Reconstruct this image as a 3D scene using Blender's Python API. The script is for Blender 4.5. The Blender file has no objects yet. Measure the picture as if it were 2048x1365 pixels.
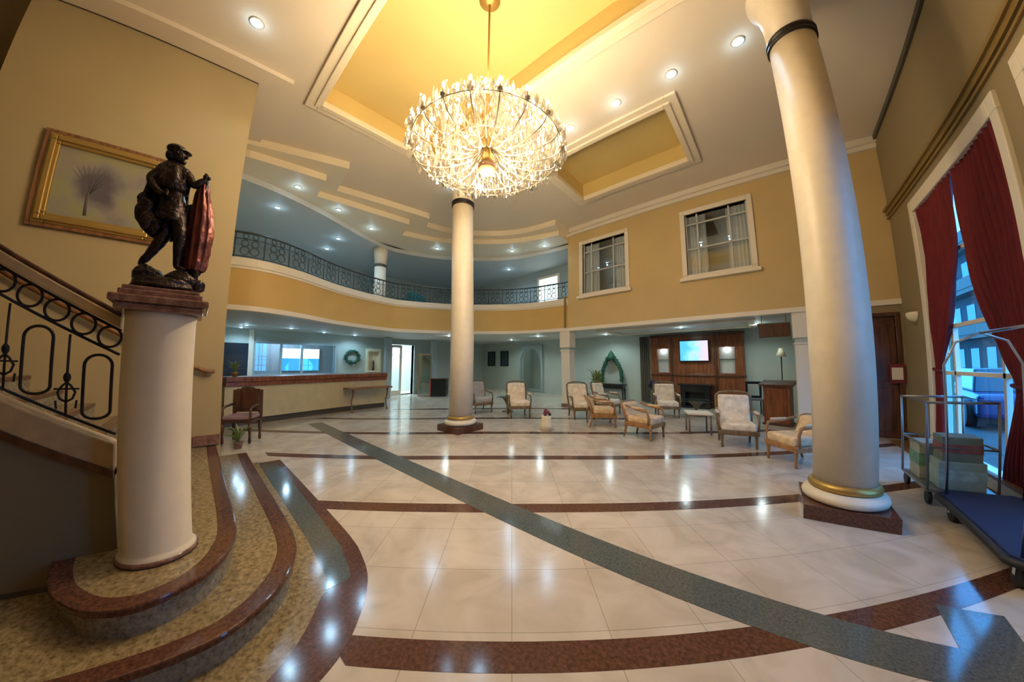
import bpy, bmesh, math, random
from mathutils import Vector, Matrix
random.seed(7)
C = bpy.context.scene.collection
PI = math.pi
R = math.radians

# ------------------------------------------------------------------ materials
def newmat(name):
    m = bpy.data.materials.new(name); m.use_nodes = True
    nt = m.node_tree; b = nt.nodes['Principled BSDF']
    return m, nt, b

def mat(name, col, rough=.5, metal=0., spec=.5, var=0., scale=6., bump=0., bscale=40., coat=0., emit=None, estr=0., trans=0., alpha=1.):
    m, nt, b = newmat(name)
    b.inputs['Base Color'].default_value = (*col, 1)
    b.inputs['Roughness'].default_value = rough
    b.inputs['Metallic'].default_value = metal
    b.inputs['Specular IOR Level'].default_value = spec
    b.inputs['Coat Weight'].default_value = coat
    b.inputs['Coat Roughness'].default_value = .05
    b.inputs['Transmission Weight'].default_value = trans
    b.inputs['Alpha'].default_value = alpha
    if emit:
        b.inputs['Emission Color'].default_value = (*emit, 1)
        b.inputs['Emission Strength'].default_value = estr
    if var > 0 or bump > 0:
        tc = nt.nodes.new('ShaderNodeTexCoord')
    if var > 0:
        n = nt.nodes.new('ShaderNodeTexNoise'); n.inputs['Scale'].default_value = scale
        n.inputs['Detail'].default_value = 5
        nt.links.new(tc.outputs['Object'], n.inputs['Vector'])
        r = nt.nodes.new('ShaderNodeValToRGB')
        r.color_ramp.elements[0].position = .3; r.color_ramp.elements[1].position = .7
        r.color_ramp.elements[0].color = (*[max(0, c*(1-var)) for c in col], 1)
        r.color_ramp.elements[1].color = (*[min(1, c*(1+var)) for c in col], 1)
        nt.links.new(n.outputs['Fac'], r.inputs['Fac'])
        nt.links.new(r.outputs['Color'], b.inputs['Base Color'])
    if bump > 0:
        n2 = nt.nodes.new('ShaderNodeTexNoise'); n2.inputs['Scale'].default_value = bscale
        nt.links.new(tc.outputs['Object'], n2.inputs['Vector'])
        bp = nt.nodes.new('ShaderNodeBump'); bp.inputs['Strength'].default_value = bump
        bp.inputs['Distance'].default_value = .01
        nt.links.new(n2.outputs['Fac'], bp.inputs['Height'])
        nt.links.new(bp.outputs['Normal'], b.inputs['Normal'])
    return m

def granite(name, c1, c2, c3, scale=35., rough=.15):
    m, nt, b = newmat(name)
    tc = nt.nodes.new('ShaderNodeTexCoord')
    n = nt.nodes.new('ShaderNodeTexNoise'); n.inputs['Scale'].default_value = scale; n.inputs['Detail'].default_value = 6
    n.inputs['Roughness'].default_value = .7
    nt.links.new(tc.outputs['Object'], n.inputs['Vector'])
    r = nt.nodes.new('ShaderNodeValToRGB'); e = r.color_ramp.elements
    e[0].position = .32; e[0].color = (*c1, 1); e[1].position = .68; e[1].color = (*c3, 1)
    k = e.new(.48); k.color = (*c2, 1)
    nt.links.new(n.outputs['Fac'], r.inputs['Fac'])
    nt.links.new(r.outputs['Color'], b.inputs['Base Color'])
    b.inputs['Roughness'].default_value = rough
    return m

def marble_floor():
    m, nt, b = newmat('polished_cream_marble')
    tc = nt.nodes.new('ShaderNodeTexCoord')
    mp = nt.nodes.new('ShaderNodeMapping'); mp.inputs['Rotation'].default_value = (0, 0, R(-41.6))
    mp.inputs['Location'].default_value = (0.0, -.05, 0)
    nt.links.new(tc.outputs['Object'], mp.inputs['Vector'])
    br = nt.nodes.new('ShaderNodeTexBrick')
    br.offset = 0; br.inputs['Scale'].default_value = 1
    br.inputs['Brick Width'].default_value = .5633; br.inputs['Row Height'].default_value = .5633
    br.inputs['Mortar Size'].default_value = .003; br.inputs['Mortar Smooth'].default_value = .2
    br.inputs['Color1'].default_value = (.55, .48, .41, 1); br.inputs['Color2'].default_value = (.59, .52, .445, 1)
    br.inputs['Mortar'].default_value = (.36, .31, .25, 1)
    nt.links.new(mp.outputs['Vector'], br.inputs['Vector'])
    n = nt.nodes.new('ShaderNodeTexNoise'); n.inputs['Scale'].default_value = 2.2; n.inputs['Detail'].default_value = 8
    n.inputs['Distortion'].default_value = 1.2
    nt.links.new(tc.outputs['Object'], n.inputs['Vector'])
    r = nt.nodes.new('ShaderNodeValToRGB')
    r.color_ramp.elements[0].position = .35; r.color_ramp.elements[0].color = (.86, .84, .80, 1)
    r.color_ramp.elements[1].position = .62; r.color_ramp.elements[1].color = (1.08, 1.08, 1.08, 1)
    nt.links.new(n.outputs['Fac'], r.inputs['Fac'])
    mx = nt.nodes.new('ShaderNodeMix'); mx.data_type = 'RGBA'; mx.blend_type = 'MULTIPLY'
    mx.inputs[0].default_value = 1
    nt.links.new(br.outputs['Color'], mx.inputs[6]); nt.links.new(r.outputs['Color'], mx.inputs[7])
    nt.links.new(mx.outputs[2], b.inputs['Base Color'])
    b.inputs['Roughness'].default_value = .16
    b.inputs['Specular IOR Level'].default_value = .6
    return m

def wood(name, c1, c2, rough=.35, scale=3.):
    m, nt, b = newmat(name)
    tc = nt.nodes.new('ShaderNodeTexCoord'); mp = nt.nodes.new('ShaderNodeMapping')
    mp.inputs['Scale'].default_value = (6, 6, .7)
    nt.links.new(tc.outputs['Object'], mp.inputs['Vector'])
    n = nt.nodes.new('ShaderNodeTexNoise'); n.inputs['Scale'].default_value = scale; n.inputs['Detail'].default_value = 6
    nt.links.new(mp.outputs['Vector'], n.inputs['Vector'])
    r = nt.nodes.new('ShaderNodeValToRGB')
    r.color_ramp.elements[0].position = .35; r.color_ramp.elements[0].color = (*c1, 1)
    r.color_ramp.elements[1].position = .65; r.color_ramp.elements[1].color = (*c2, 1)
    nt.links.new(n.outputs['Fac'], r.inputs['Fac']); nt.links.new(r.outputs['Color'], b.inputs['Base Color'])
    b.inputs['Roughness'].default_value = rough
    return m

def emitter(name, col, s):
    m = bpy.data.materials.new(name); m.use_nodes = True; nt = m.node_tree
    nt.nodes.remove(nt.nodes['Principled BSDF'])
    e = nt.nodes.new('ShaderNodeEmission'); e.inputs[0].default_value = (*col, 1); e.inputs[1].default_value = s
    nt.links.new(e.outputs[0], nt.nodes['Material Output'].inputs[0])
    return m

def thin_glass(name, tint=(1, 1, 1), fac=.12, rough=.02, gloss=(1, 1, 1)):
    m = bpy.data.materials.new(name); m.use_nodes = True; nt = m.node_tree
    nt.nodes.remove(nt.nodes['Principled BSDF'])
    t = nt.nodes.new('ShaderNodeBsdfTransparent'); t.inputs[0].default_value = (*tint, 1)
    g = nt.nodes.new('ShaderNodeBsdfGlossy'); g.inputs['Roughness'].default_value = rough; g.inputs[0].default_value = (*gloss, 1)
    mx = nt.nodes.new('ShaderNodeMixShader'); mx.inputs[0].default_value = fac
    nt.links.new(t.outputs[0], mx.inputs[1]); nt.links.new(g.outputs[0], mx.inputs[2])
    nt.links.new(mx.outputs[0], nt.nodes['Material Output'].inputs[0])
    return m

def crystal_mat():
    m = bpy.data.materials.new('cut_crystal'); m.use_nodes = True; nt = m.node_tree
    nt.nodes.remove(nt.nodes['Principled BSDF'])
    t = nt.nodes.new('ShaderNodeBsdfTransparent'); t.inputs[0].default_value = (.93, .93, .93, 1)
    g = nt.nodes.new('ShaderNodeBsdfGlossy'); g.inputs['Roughness'].default_value = .05; g.inputs[0].default_value = (.75, .72, .66, 1)
    d = nt.nodes.new('ShaderNodeBsdfTranslucent'); d.inputs[0].default_value = (.62, .56, .46, 1)
    m1 = nt.nodes.new('ShaderNodeMixShader'); m1.inputs[0].default_value = .5
    mx = nt.nodes.new('ShaderNodeMixShader'); mx.inputs[0].default_value = .5
    nt.links.new(g.outputs[0], m1.inputs[1]); nt.links.new(d.outputs[0], m1.inputs[2])
    nt.links.new(t.outputs[0], mx.inputs[1]); nt.links.new(m1.outputs[0], mx.inputs[2])
    nt.links.new(mx.outputs[0], nt.nodes['Material Output'].inputs[0])
    return m

def painting_mat(name, ground, blob, c3):
    m, nt, b = newmat(name)
    tc = nt.nodes.new('ShaderNodeTexCoord')
    n = nt.nodes.new('ShaderNodeTexNoise'); n.inputs['Scale'].default_value = 3.0; n.inputs['Detail'].default_value = 7
    nt.links.new(tc.outputs['Object'], n.inputs['Vector'])
    mp = nt.nodes.new('ShaderNodeMapping'); mp.inputs['Location'].default_value = (0, .17, -.06); mp.inputs['Scale'].default_value = (1, 3.2, 2.4)
    nt.links.new(tc.outputs['Object'], mp.inputs['Vector'])
    g = nt.nodes.new('ShaderNodeTexGradient'); g.gradient_type = 'SPHERICAL'
    nt.links.new(mp.outputs['Vector'], g.inputs['Vector'])
    mt = nt.nodes.new('ShaderNodeMath'); mt.operation = 'MULTIPLY_ADD'; mt.inputs[1].default_value = .9
    nt.links.new(g.outputs['Fac'], mt.inputs[0]); nt.links.new(n.outputs['Fac'], mt.inputs[2])
    r = nt.nodes.new('ShaderNodeValToRGB'); e = r.color_ramp.elements
    e[0].position = .42; e[0].color = (*c3, 1); e[1].position = 1.0; e[1].color = (*blob, 1)
    k = e.new(.58); k.color = (*ground, 1)
    nt.links.new(mt.outputs[0], r.inputs['Fac']); nt.links.new(r.outputs['Color'], b.inputs['Base Color'])
    b.inputs['Roughness'].default_value = .6
    return m

M = dict(
 floor=marble_floor(),
 brown=granite('red_brown_granite', (.04, .018, .012), (.095, .038, .025), (.155, .07, .045), 40, .12),
 grey=granite('dark_grey_granite', (.045, .055, .058), (.085, .10, .10), (.13, .145, .14), 60, .1),
 granite=granite('yellow_granite', (.10, .07, .035), (.24, .18, .095), (.38, .30, .17), 30, .12),
 riser=granite('grey_riser_granite', (.10, .09, .07), (.24, .21, .16), (.36, .33, .26), 30, .2),
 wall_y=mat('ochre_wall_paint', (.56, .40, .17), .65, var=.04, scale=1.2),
 wall_pic=mat('golden_wall_paint', (.58, .42, .18), .65, var=.04, scale=1.2),
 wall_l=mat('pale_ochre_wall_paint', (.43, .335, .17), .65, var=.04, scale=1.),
 wall_side=mat('vignette_darkened_wall_paint', (.27, .205, .105), .7, var=.04, scale=1.),  # wall paint darkened in its base colour to imitate vignetting
 fascia=mat('orange_ochre_paint', (.60, .39, .12), .6, var=.05, scale=1.5),
 ceil=mat('warm_white_ceiling', (.80, .69, .53), .7, var=.02, scale=.8),
 rim=mat('cream_moulding', (.88, .76, .55), .5),
 tray=mat('golden_yellow_tray', (.70, .53, .20), .6, var=.03, scale=1),
 white=mat('white_moulding', (.78, .70, .56), .45),
 column=mat('ivory_column', (.76, .67, .52), .4, var=.04, scale=8),
 gold=mat('antique_gold', (.45, .29, .08), .4, metal=.6),
 bronze_gold=mat('dull_bronze_gold', (.22, .14, .04), .45),
 champ=mat('champagne_metal', (.72, .62, .44), .35, metal=.4),
 grey_wall=mat('grey_green_wall', (.42, .48, .43), .7, var=.05, scale=1.),
 blue_wall=mat('blue_grey_wall', (.34, .41, .42), .5, var=.05, scale=1.),
 soffit=mat('grey_white_soffit', (.58, .59, .56), .6),
 iron=mat('wrought_iron', (.025, .02, .018), .45, metal=.5),
 iron_b=mat('balcony_iron', (.05, .06, .06), .45, metal=.5),
 dark_wood=wood('dark_brown_wood', (.05, .018, .008), (.12, .045, .02)),
 red_wood=wood('red_brown_wood', (.14, .04, .015), (.27, .09, .035), .3),
 wood=wood('walnut_wood', (.16, .07, .028), (.30, .14, .06), .3),
 marble_brown=granite('rose_brown_marble', (.10, .045, .035), (.22, .11, .085), (.34, .20, .15), 18, .15),
 stringer=mat('beige_stringer', (.44, .33, .20), .4, var=.1, scale=12),
 dado=mat('dark_olive_plaster', (.19, .16, .10), .7, var=.04, scale=1.5),  # plain dark olive-beige wall colour
 bronze=mat('dark_bronze', (.035, .024, .022), .3, metal=.75, var=.4, scale=14, bump=.9, bscale=45),
 bronze_red=mat('red_bronze', (.17, .05, .04), .35, metal=.6, var=.3, scale=14, bump=.4, bscale=30),
 curtain=mat('crimson_curtain', (.14, .003, .005), .8, var=.12, scale=9),
 crystal=crystal_mat(),
 bulb=emitter('warm_bulb', (1, .84, .60), 16),
 cool=emitter('cool_downlight', (.50, .80, 1), 16),
 warmspot=emitter('white_downlight', (1, .95, .85), 38),
 glass=thin_glass('window_glass', (.93, .97, 1), .08),
 glass_t=thin_glass('table_glass', (.75, .88, .85), .25),
 cream_fab=mat('cream_floral_fabric', (.80, .66, .47), .85, var=.22, scale=9, bump=.3, bscale=60),
 tan_fab=mat('tan_floral_fabric', (.70, .52, .32), .85, var=.25, scale=9, bump=.3, bscale=60),
 grey_fab=mat('grey_fabric', (.36, .33, .30), .85, var=.15, scale=9),
 chair_wood=wood('olive_brown_wood', (.13, .08, .035), (.24, .15, .07)),
 orange_wood=wood('orange_brown_wood', (.28, .13, .04), (.42, .22, .09)),
 black=mat('black_lacquer', (.012, .014, .014), .25),
 tv_frame=mat('tv_frame', (.01, .01, .012), .3),
 green=mat('dark_green_foliage', (.012, .075, .04), .7, var=.4, scale=20),
 leaf=mat('olive_leaf', (.16, .22, .05), .6, var=.3, scale=10),
 steel=mat('brushed_steel', (.6, .6, .62), .25, metal=1),
 wire=mat('grey_wire', (.30, .30, .30), .4, metal=.8),
 carpet=mat('navy_carpet', (.008, .016, .055), .95, bump=.6, bscale=200),
 rubber=mat('black_rubber', (.012, .012, .012), .6),
 shade=mat('sconce_cream', (.80, .72, .50), .6),
 counter=mat('cream_counter_panel', (.55, .46, .27), .35, var=.08, scale=4),
 plinth_dark=mat('dark_plinth', (.07, .06, .045), .4),
)
M['painting'] = painting_mat('landscape_canvas', (.27, .24, .19), (.10, .085, .10), (.29, .27, .14))
M['screen'] = None
def screen_mat():
    m = bpy.data.materials.new('tv_screen'); m.use_nodes = True; nt = m.node_tree
    nt.nodes.remove(nt.nodes['Principled BSDF'])
    tc = nt.nodes.new('ShaderNodeTexCoord'); n = nt.nodes.new('ShaderNodeTexNoise'); n.inputs['Scale'].default_value = 3.
    nt.links.new(tc.outputs['Object'], n.inputs['Vector'])
    sx = nt.nodes.new('ShaderNodeSeparateXYZ'); nt.links.new(tc.outputs['Object'], sx.inputs[0])
    ad = nt.nodes.new('ShaderNodeMath'); ad.operation = 'MULTIPLY_ADD'; ad.inputs[1].default_value = .9
    nt.links.new(sx.outputs['X'], ad.inputs[0]); nt.links.new(n.outputs['Fac'], ad.inputs[2])
    r = nt.nodes.new('ShaderNodeValToRGB'); e = r.color_ramp.elements
    e[0].position = .2; e[0].color = (.10, .55, .85, 1); e[1].position = .8; e[1].color = (.75, .62, .85, 1)
    k = e.new(.5); k.color = (.30, .75, .95, 1)
    nt.links.new(ad.outputs[0], r.inputs['Fac'])
    em = nt.nodes.new('ShaderNodeEmission'); em.inputs[1].default_value = 1.1
    nt.links.new(r.outputs['Color'], em.inputs[0]); nt.links.new(em.outputs[0], nt.nodes['Material Output'].inputs[0])
    return m
M['screen'] = screen_mat()

# ------------------------------------------------------------------ mesh helpers
def box(bm, x0, x1, y0, y1, z0, z1):
    vs = [bm.verts.new(p) for p in ((x0,y0,z0),(x1,y0,z0),(x1,y1,z0),(x0,y1,z0),(x0,y0,z1),(x1,y0,z1),(x1,y1,z1),(x0,y1,z1))]
    for f in ((0,3,2,1),(4,5,6,7),(0,1,5,4),(1,2,6,5),(2,3,7,6),(3,0,4,7)):
        bm.faces.new([vs[i] for i in f])
    return vs

def prism(bm, pts, z0, z1):
    a = sum(pts[i][0]*pts[(i+1)%len(pts)][1]-pts[(i+1)%len(pts)][0]*pts[i][1] for i in range(len(pts)))
    if a < 0: pts = pts[::-1]
    lo = [bm.verts.new((p[0], p[1], z0)) for p in pts]; hi = [bm.verts.new((p[0], p[1], z1)) for p in pts]
    n = len(pts)
    bm.faces.new(lo[::-1]); bm.faces.new(hi)
    for i in range(n):
        bm.faces.new((lo[i], lo[(i+1)%n], hi[(i+1)%n], hi[i]))

def prism_axis(bm, pts, axis, a0, a1):
    """profile pts in the two other axes, extruded along axis ('x' or 'y')"""
    def P(p, a): return (a, p[0], p[1]) if axis == 'x' else (p[0], a, p[1])
    lo = [bm.verts.new(P(p, a0)) for p in pts]; hi = [bm.verts.new(P(p, a1)) for p in pts]
    n = len(pts); bm.faces.new(lo); bm.faces.new(hi[::-1])
    for i in range(n): bm.faces.new((lo[(i+1)%n], lo[i], hi[i], hi[(i+1)%n]))

def lathe(bm, prof, seg=32, cx=0, cy=0, smooth=True):
    rings = []
    for r, z in prof:
        if r < 1e-5: rings.append([bm.verts.new((cx, cy, z))])
        else: rings.append([bm.verts.new((cx+r*math.cos(2*PI*i/seg), cy+r*math.sin(2*PI*i/seg), z)) for i in range(seg)])
    for a, b in zip(rings, rings[1:]):
        for i in range(seg):
            j = (i+1) % seg
            if len(a) == 1 and len(b) == 1: continue
            if len(a) == 1: f = bm.faces.new((a[0], b[j], b[i]))
            elif len(b) == 1: f = bm.faces.new((a[i], a[j], b[0]))
            else: f = bm.faces.new((a[i], a[j], b[j], b[i]))
            f.smooth = smooth
    for ring, rev in ((rings[0], True), (rings[-1], False)):
        if len(ring) > 1: bm.faces.new(ring[::-1] if rev else ring)

def tube(bm, pts, r, seg=8, closed=False):
    pts = [Vector(p) for p in pts]; n = len(pts); rings = []
    up = Vector((0, 0, 1)); prev = None
    for i, p in enumerate(pts):
        if closed: t = pts[(i+1) % n]-pts[i-1]
        else: t = pts[min(i+1, n-1)]-pts[max(i-1, 0)]
        t.normalize()
        if prev is None:
            ref = up if abs(t.z) < .95 else Vector((1, 0, 0))
            a = t.cross(ref).normalized()
        else:
            a = (prev - t*prev.dot(t)).normalized()
        prev = a; b = t.cross(a)
        rr = r[i] if isinstance(r, (list, tuple)) else r
        rings.append([bm.verts.new(p+a*rr*math.cos(2*PI*k/seg)+b*rr*math.sin(2*PI*k/seg)) for k in range(seg)])
    m = n if closed else n-1
    for i in range(m):
        A, B = rings[i], rings[(i+1) % n]
        for k in range(seg):
            f = bm.faces.new((A[k], A[(k+1) % seg], B[(k+1) % seg], B[k])); f.smooth = True
    if not closed:
        bm.faces.new(rings[0][::-1]); bm.faces.new(rings[-1])

def sphere(bm, c, r, sx=1, sy=1, sz=1, u=16, v=10):
    mt = Matrix.Translation(c) @ Matrix.Diagonal((sx, sy, sz, 1))
    q = bmesh.ops.create_uvsphere(bm, u_segments=u, v_segments=v, radius=r, matrix=mt)
    for ve in q['verts']:
        for f in ve.link_faces: f.smooth = True

def obj(name, bm, m, parent=None, bevel=0., loc=None, fixn=True, seg=2):
    if fixn: bmesh.ops.recalc_face_normals(bm, faces=bm.faces)
    me = bpy.data.meshes.new(name); bm.to_mesh(me); bm.free()
    mm = M[m] if isinstance(m, str) else m
    me.materials.append(mm)
    o = bpy.data.objects.new(name, me); C.objects.link(o)
    if parent: o.parent = parent
    if loc: o.location = loc
    if bevel:
        md = o.modifiers.new('bevel', 'BEVEL'); md.width = bevel; md.segments = seg; md.limit_method = 'ANGLE'; md.angle_limit = R(40)
    return o

def tag(o, label, cat, group=None):
    o['label'] = label; o['category'] = cat; o['kind'] = 'thing'
    if group: o['group'] = group
    return o

def thing(name, label, cat, loc=(0, 0, 0), rz=0., group=None):
    o = bpy.data.objects.new(name, None); C.objects.link(o); o.location = loc; o.rotation_euler = (0, 0, rz)
    o.empty_display_size = .1
    return tag(o, label, cat, group)

def struct(name, bm, m, parent=None, bevel=0.):
    o = obj(name, bm, m, parent, bevel)
    o['kind'] = 'structure'
    return o

def copy_tree(o, parent=None):
    c = o.copy(); C.objects.link(c)
    if parent: c.parent = parent
    for ch in [x for x in ALL_CHILDREN(o)]: copy_tree(ch, c)
    return c
def ALL_CHILDREN(o): return [x for x in C.objects if x.parent == o]

def dup(root, loc, rz, label, group=None):
    c = copy_tree(root); c.location = loc; c.rotation_euler = (0, 0, rz); c['label'] = label
    if group: c['group'] = group
    return c

def NB(): return bmesh.new()
def bx(*a):
    b = NB(); box(b, *a); return b

def catmull(pts, n=10):
    out = []
    P = [pts[0]]+list(pts)+[pts[-1]]
    for i in range(1, len(P)-2):
        p0, p1, p2, p3 = [Vector(q) for q in P[i-1:i+3]]
        for k in range(n):
            t = k/n
            out.append(tuple(.5*((2*p1)+(-p0+p2)*t+(2*p0-5*p1+4*p2-p3)*t*t+(-p0+3*p1-3*p2+p3)*t**3)))
    out.append(tuple(Vector(P[-2]))); return out

def offset(pts, d):
    """offset an open 2-D polyline to its left by d"""
    out = []
    for i, p in enumerate(pts):
        a = Vector(pts[max(i-1, 0)][:2]); b = Vector(pts[min(i+1, len(pts)-1)][:2])
        t = (b-a).normalized(); out.append((p[0]-t.y*d, p[1]+t.x*d))
    return out

def ribbon(bm, a, b, z0, z1):
    """closed band between two polylines of equal length"""
    n = len(a)
    q = []
    for P, z in ((a, z0), (b, z0), (b, z1), (a, z1)):
        q.append([bm.verts.new((p[0], p[1], z)) for p in P])
    for k in range(4):
        A, B = q[k], q[(k+1) % 4]
        for i in range(n-1): bm.faces.new((A[i], A[i+1], B[i+1], B[i]))
    bm.faces.new([q[k][0] for k in range(4)]); bm.faces.new([q[3-k][-1] for k in range(4)])

# ================================================================== SHELL
XR, YB, ZC = 2.38, 9.0, 6.3
# floor
struct('floor', bx(-14.2, 2.6, -7.2, 12.8, -.3, 0), 'floor')

# ---- floor inlays
F = Vector((-.664, .748)); S = Vector((.748, .664))
def strip(c, w, s0, s1):
    a = F*(c-w/2); b = F*(c+w/2)
    return [tuple(a+S*s0), tuple(a+S*s1), tuple(b+S*s1), tuple(b+S*s0)]
def clipx(poly, x0=None, x1=None, y0=None, y1=None):
    def cl(P, ax, val, keep_less):
        out = []
        for i in range(len(P)):
            p, q = P[i], P[(i+1) % len(P)]
            ip = (p[ax] <= val) == keep_less or p[ax] == val; iq = (q[ax] <= val) == keep_less or q[ax] == val
            if ip: out.append(p)
            if ip != iq:
                t = (val-p[ax])/(q[ax]-p[ax]); out.append((p[0]+(q[0]-p[0])*t, p[1]+(q[1]-p[1])*t))
        return out
    if x0 is not None: poly = cl(poly, 0, x0, False)
    if x1 is not None: poly = cl(poly, 0, x1, True)
    if y0 is not None: poly = cl(poly, 1, y0, False)
    if y1 is not None: poly = cl(poly, 1, y1, True)
    return poly
b = NB()
for k in range(6):
    pl = clipx(strip(1.585+1.69*k, .19, -14, 14), -9.6, 2.37, .95 if k < 3 else .6, 9.0)
    if k == 0: pl = clipx(strip(1.585, .19, -14, 14), -9.4, 2.37, .55, 9.0)
    if len(pl) > 2: prism(b, pl, -.01, .0015)
for k in range(1, 6):
    pl = clipx(strip(1.585-1.69*k, .19, -14, 14), -1.5, 2.37, -6.5, 9.0)
    if len(pl) > 2: prism(b, pl, -.01, .0015)
struct('trim_1', b, 'brown')
b = NB(); box(b, -8.9, 2.37, 2.19, 2.52, -.01, .003)
box(b, .95, 1.31, -6, 2.95, -.01, .0035)
struct('trim_2', b, 'grey')
# brown border that follows the steps, with grey panel
flo = [(-5.95, .77), (-4.19, .765), (-3.0, .75), (-2.41, .71), (-2.2, .60), (-1.95, .42), (-1.78, .22), (-1.68, -.05), (-1.66, -.4), (-1.66, -1.4), (-1.66, -3)]
inner = [(-5.9, .77), (-4.19, .77), (-3.0, .77), (-2.41, .71), (-2.2, .60), (-1.95, .42), (-1.78, .22), (-1.68, -.05), (-1.66, -.4), (-1.66, -1.4), (-1.66, -3)]
outer = [(-5.9, 1.06), (-4.73, 1.07), (-3.02, 1.06), (-2.45, 1.0), (-2.11, .88), (-1.76, .62), (-1.58, .34), (-1.48, 0), (-1.46, -.4), (-1.46, -1.4), (-1.46, -3)]
b = NB(); ribbon(b, catmull(inner, 6), catmull(outer, 6), -.01, .004); struct('trim_3', b, 'brown')
b = NB(); prism(b, [(-5.85, .775), (-4.2, .77), (-3.0, .755), (-2.42, .715), (-2.28, .65), (-2.30, .84), (-2.42, .88), (-2.75, .935), (-3.4, .965), (-4.9, .985), (-5.75, .99)], -.01, .0055); struct('trim_4', b, 'grey')
b = NB(); fl_ = catmull(flo, 6); prism(b, fl_+[(-2.1, -3), (-2.1, -.2), (-2.3, .4), (-3, .6), (-5.95, .6)], -.01, .005); struct('trim_18', b, 'granite')

# ---- ceiling with two trays
def holed(b, x0, x1, y0, y1, holes, z0, z1):
    xs = sorted({x0, x1, *[h[0] for h in holes], *[h[1] for h in holes]}); ys = sorted({y0, y1, *[h[2] for h in holes], *[h[3] for h in holes]})
    for i in range(len(xs)-1):
        for j in range(len(ys)-1):
            cx, cy = (xs[i]+xs[i+1])/2, (ys[j]+ys[j+1])/2
            if any(h[0] < cx < h[1] and h[2] < cy < h[3] for h in holes): continue
            box(b, xs[i], xs[i+1], ys[j], ys[j+1], z0, z1)
T1, T2 = (-5.8, .8, 1.23, 3.63), (-3.9, -1.1, 5.5, 7.5)
T3 = (-3.9, -1.1, -2.7, -.9)
b = NB(); holed(b, -6, 2.6, -7.2, 9.2, [T1, T2], ZC, 7.0)
struct('ceiling', b, 'ceil')
for T in (T1, T2):
    x0, x1, y0, y1 = T; b = NB(); t = .02
    box(b, x0, x1, y0, y1, 6.72, 6.8)
    for q in ((x0, x0+t, y0, y1), (x1-t, x1, y0, y1), (x0, x1, y0, y0+t), (x0, x1, y1-t, y1)): box(b, *q, 6.34, 6.72)
    struct('ceiling', b, 'tray')
    b = NB(); w = .2
    holed(b, x0-w, x1+w, y0-w, y1+w, [(x0-.0, x1+.0, y0-.0, y1+.0)], 6.25, 6.3)
    holed(b, x0-.06, x1+.06, y0-.06, y1+.06, [(x0+.05, x1-.05, y0+.05, y1-.05)], 6.22, 6.34)
    struct('trim_5', b, 'rim', bevel=.012)
# stepped edges of the lobby ceiling towards the balcony
c1 = [(-7.8, .31), (-7.63, .87), (-7.19, 2.31), (-8.39, 2.43), (-7.93, 5.0), (-8.5, 5.25)]
arc1 = catmull([(-8.5, 5.25), (-8.15, 6.3), (-7.1, 7.35), (-6.2, 7.8), (-5.17, 7.98)], 6)
c1 = c1+arc1[1:]
b = NB(); prism(b, [(-6, .29)]+[(-6, 9)]+[(-5.17, 9)]+c1[::-1] if False else [(-6, .29), (-6, 9)]+[(p[0] if p[0] < -6 else -6.0001, p[1]) for p in c1[::-1] if p[0] < -6.0]+[(-7.8, .29)], ZC, 7.0)
struct('ceiling', b, 'ceil')
c2 = [(-8.05, .31), (-7.98, .48), (-7.80, 2.0), (-8.73, 2.05), (-8.45, 4.6), (-9.34, 4.83)]
arc2 = catmull([(-9.34, 4.83), (-8.9, 6.0), (-7.75, 7.23), (-6.6, 8.0), (-5.30, 8.4)], 6)
c2 = c2+arc2[1:]
c3 = catmull([(-8.75, .31), (-8.95, 1.25), (-9.45, 2.5), (-10.2, 3.9), (-10.6, 5.2), (-9.9, 6.9), (-8.4, 8.4), (-6.8, 9.1), (-5.3, 9.3)], 6)
# step 2 (underside 6.12) lies between edge 1 and edge 2; step 3 (5.95) between edge 2 and edge 3, then the balcony ceiling
b = NB(); prism(b, c1+[(-5.17, 9.0), (-9.6, 9.0), (-9.6, .31)], 6.12, 6.9); struct('ceiling', b, 'rim')
b = NB(); prism(b, c2+[(-5.3, 9.2), (-10.5, 9.2), (-10.5, .31)], 5.95, 6.1195); struct('ceiling', b, 'rim')
b = NB(); prism(b, c3+[(-5.3, 10.8), (-14, 10.8), (-14, .3)], 5.80, 5.9495); struct('ceiling', b, 'soffit')

# ---- walls
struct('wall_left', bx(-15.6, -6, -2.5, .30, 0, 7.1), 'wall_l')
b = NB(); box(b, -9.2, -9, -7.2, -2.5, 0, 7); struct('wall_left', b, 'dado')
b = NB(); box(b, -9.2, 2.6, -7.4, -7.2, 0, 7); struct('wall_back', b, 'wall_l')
b = NB(); box(b, -9.2, -6, -7.2, -2.5, ZC, 6.5); struct('ceiling', b, 'ceil')
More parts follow.
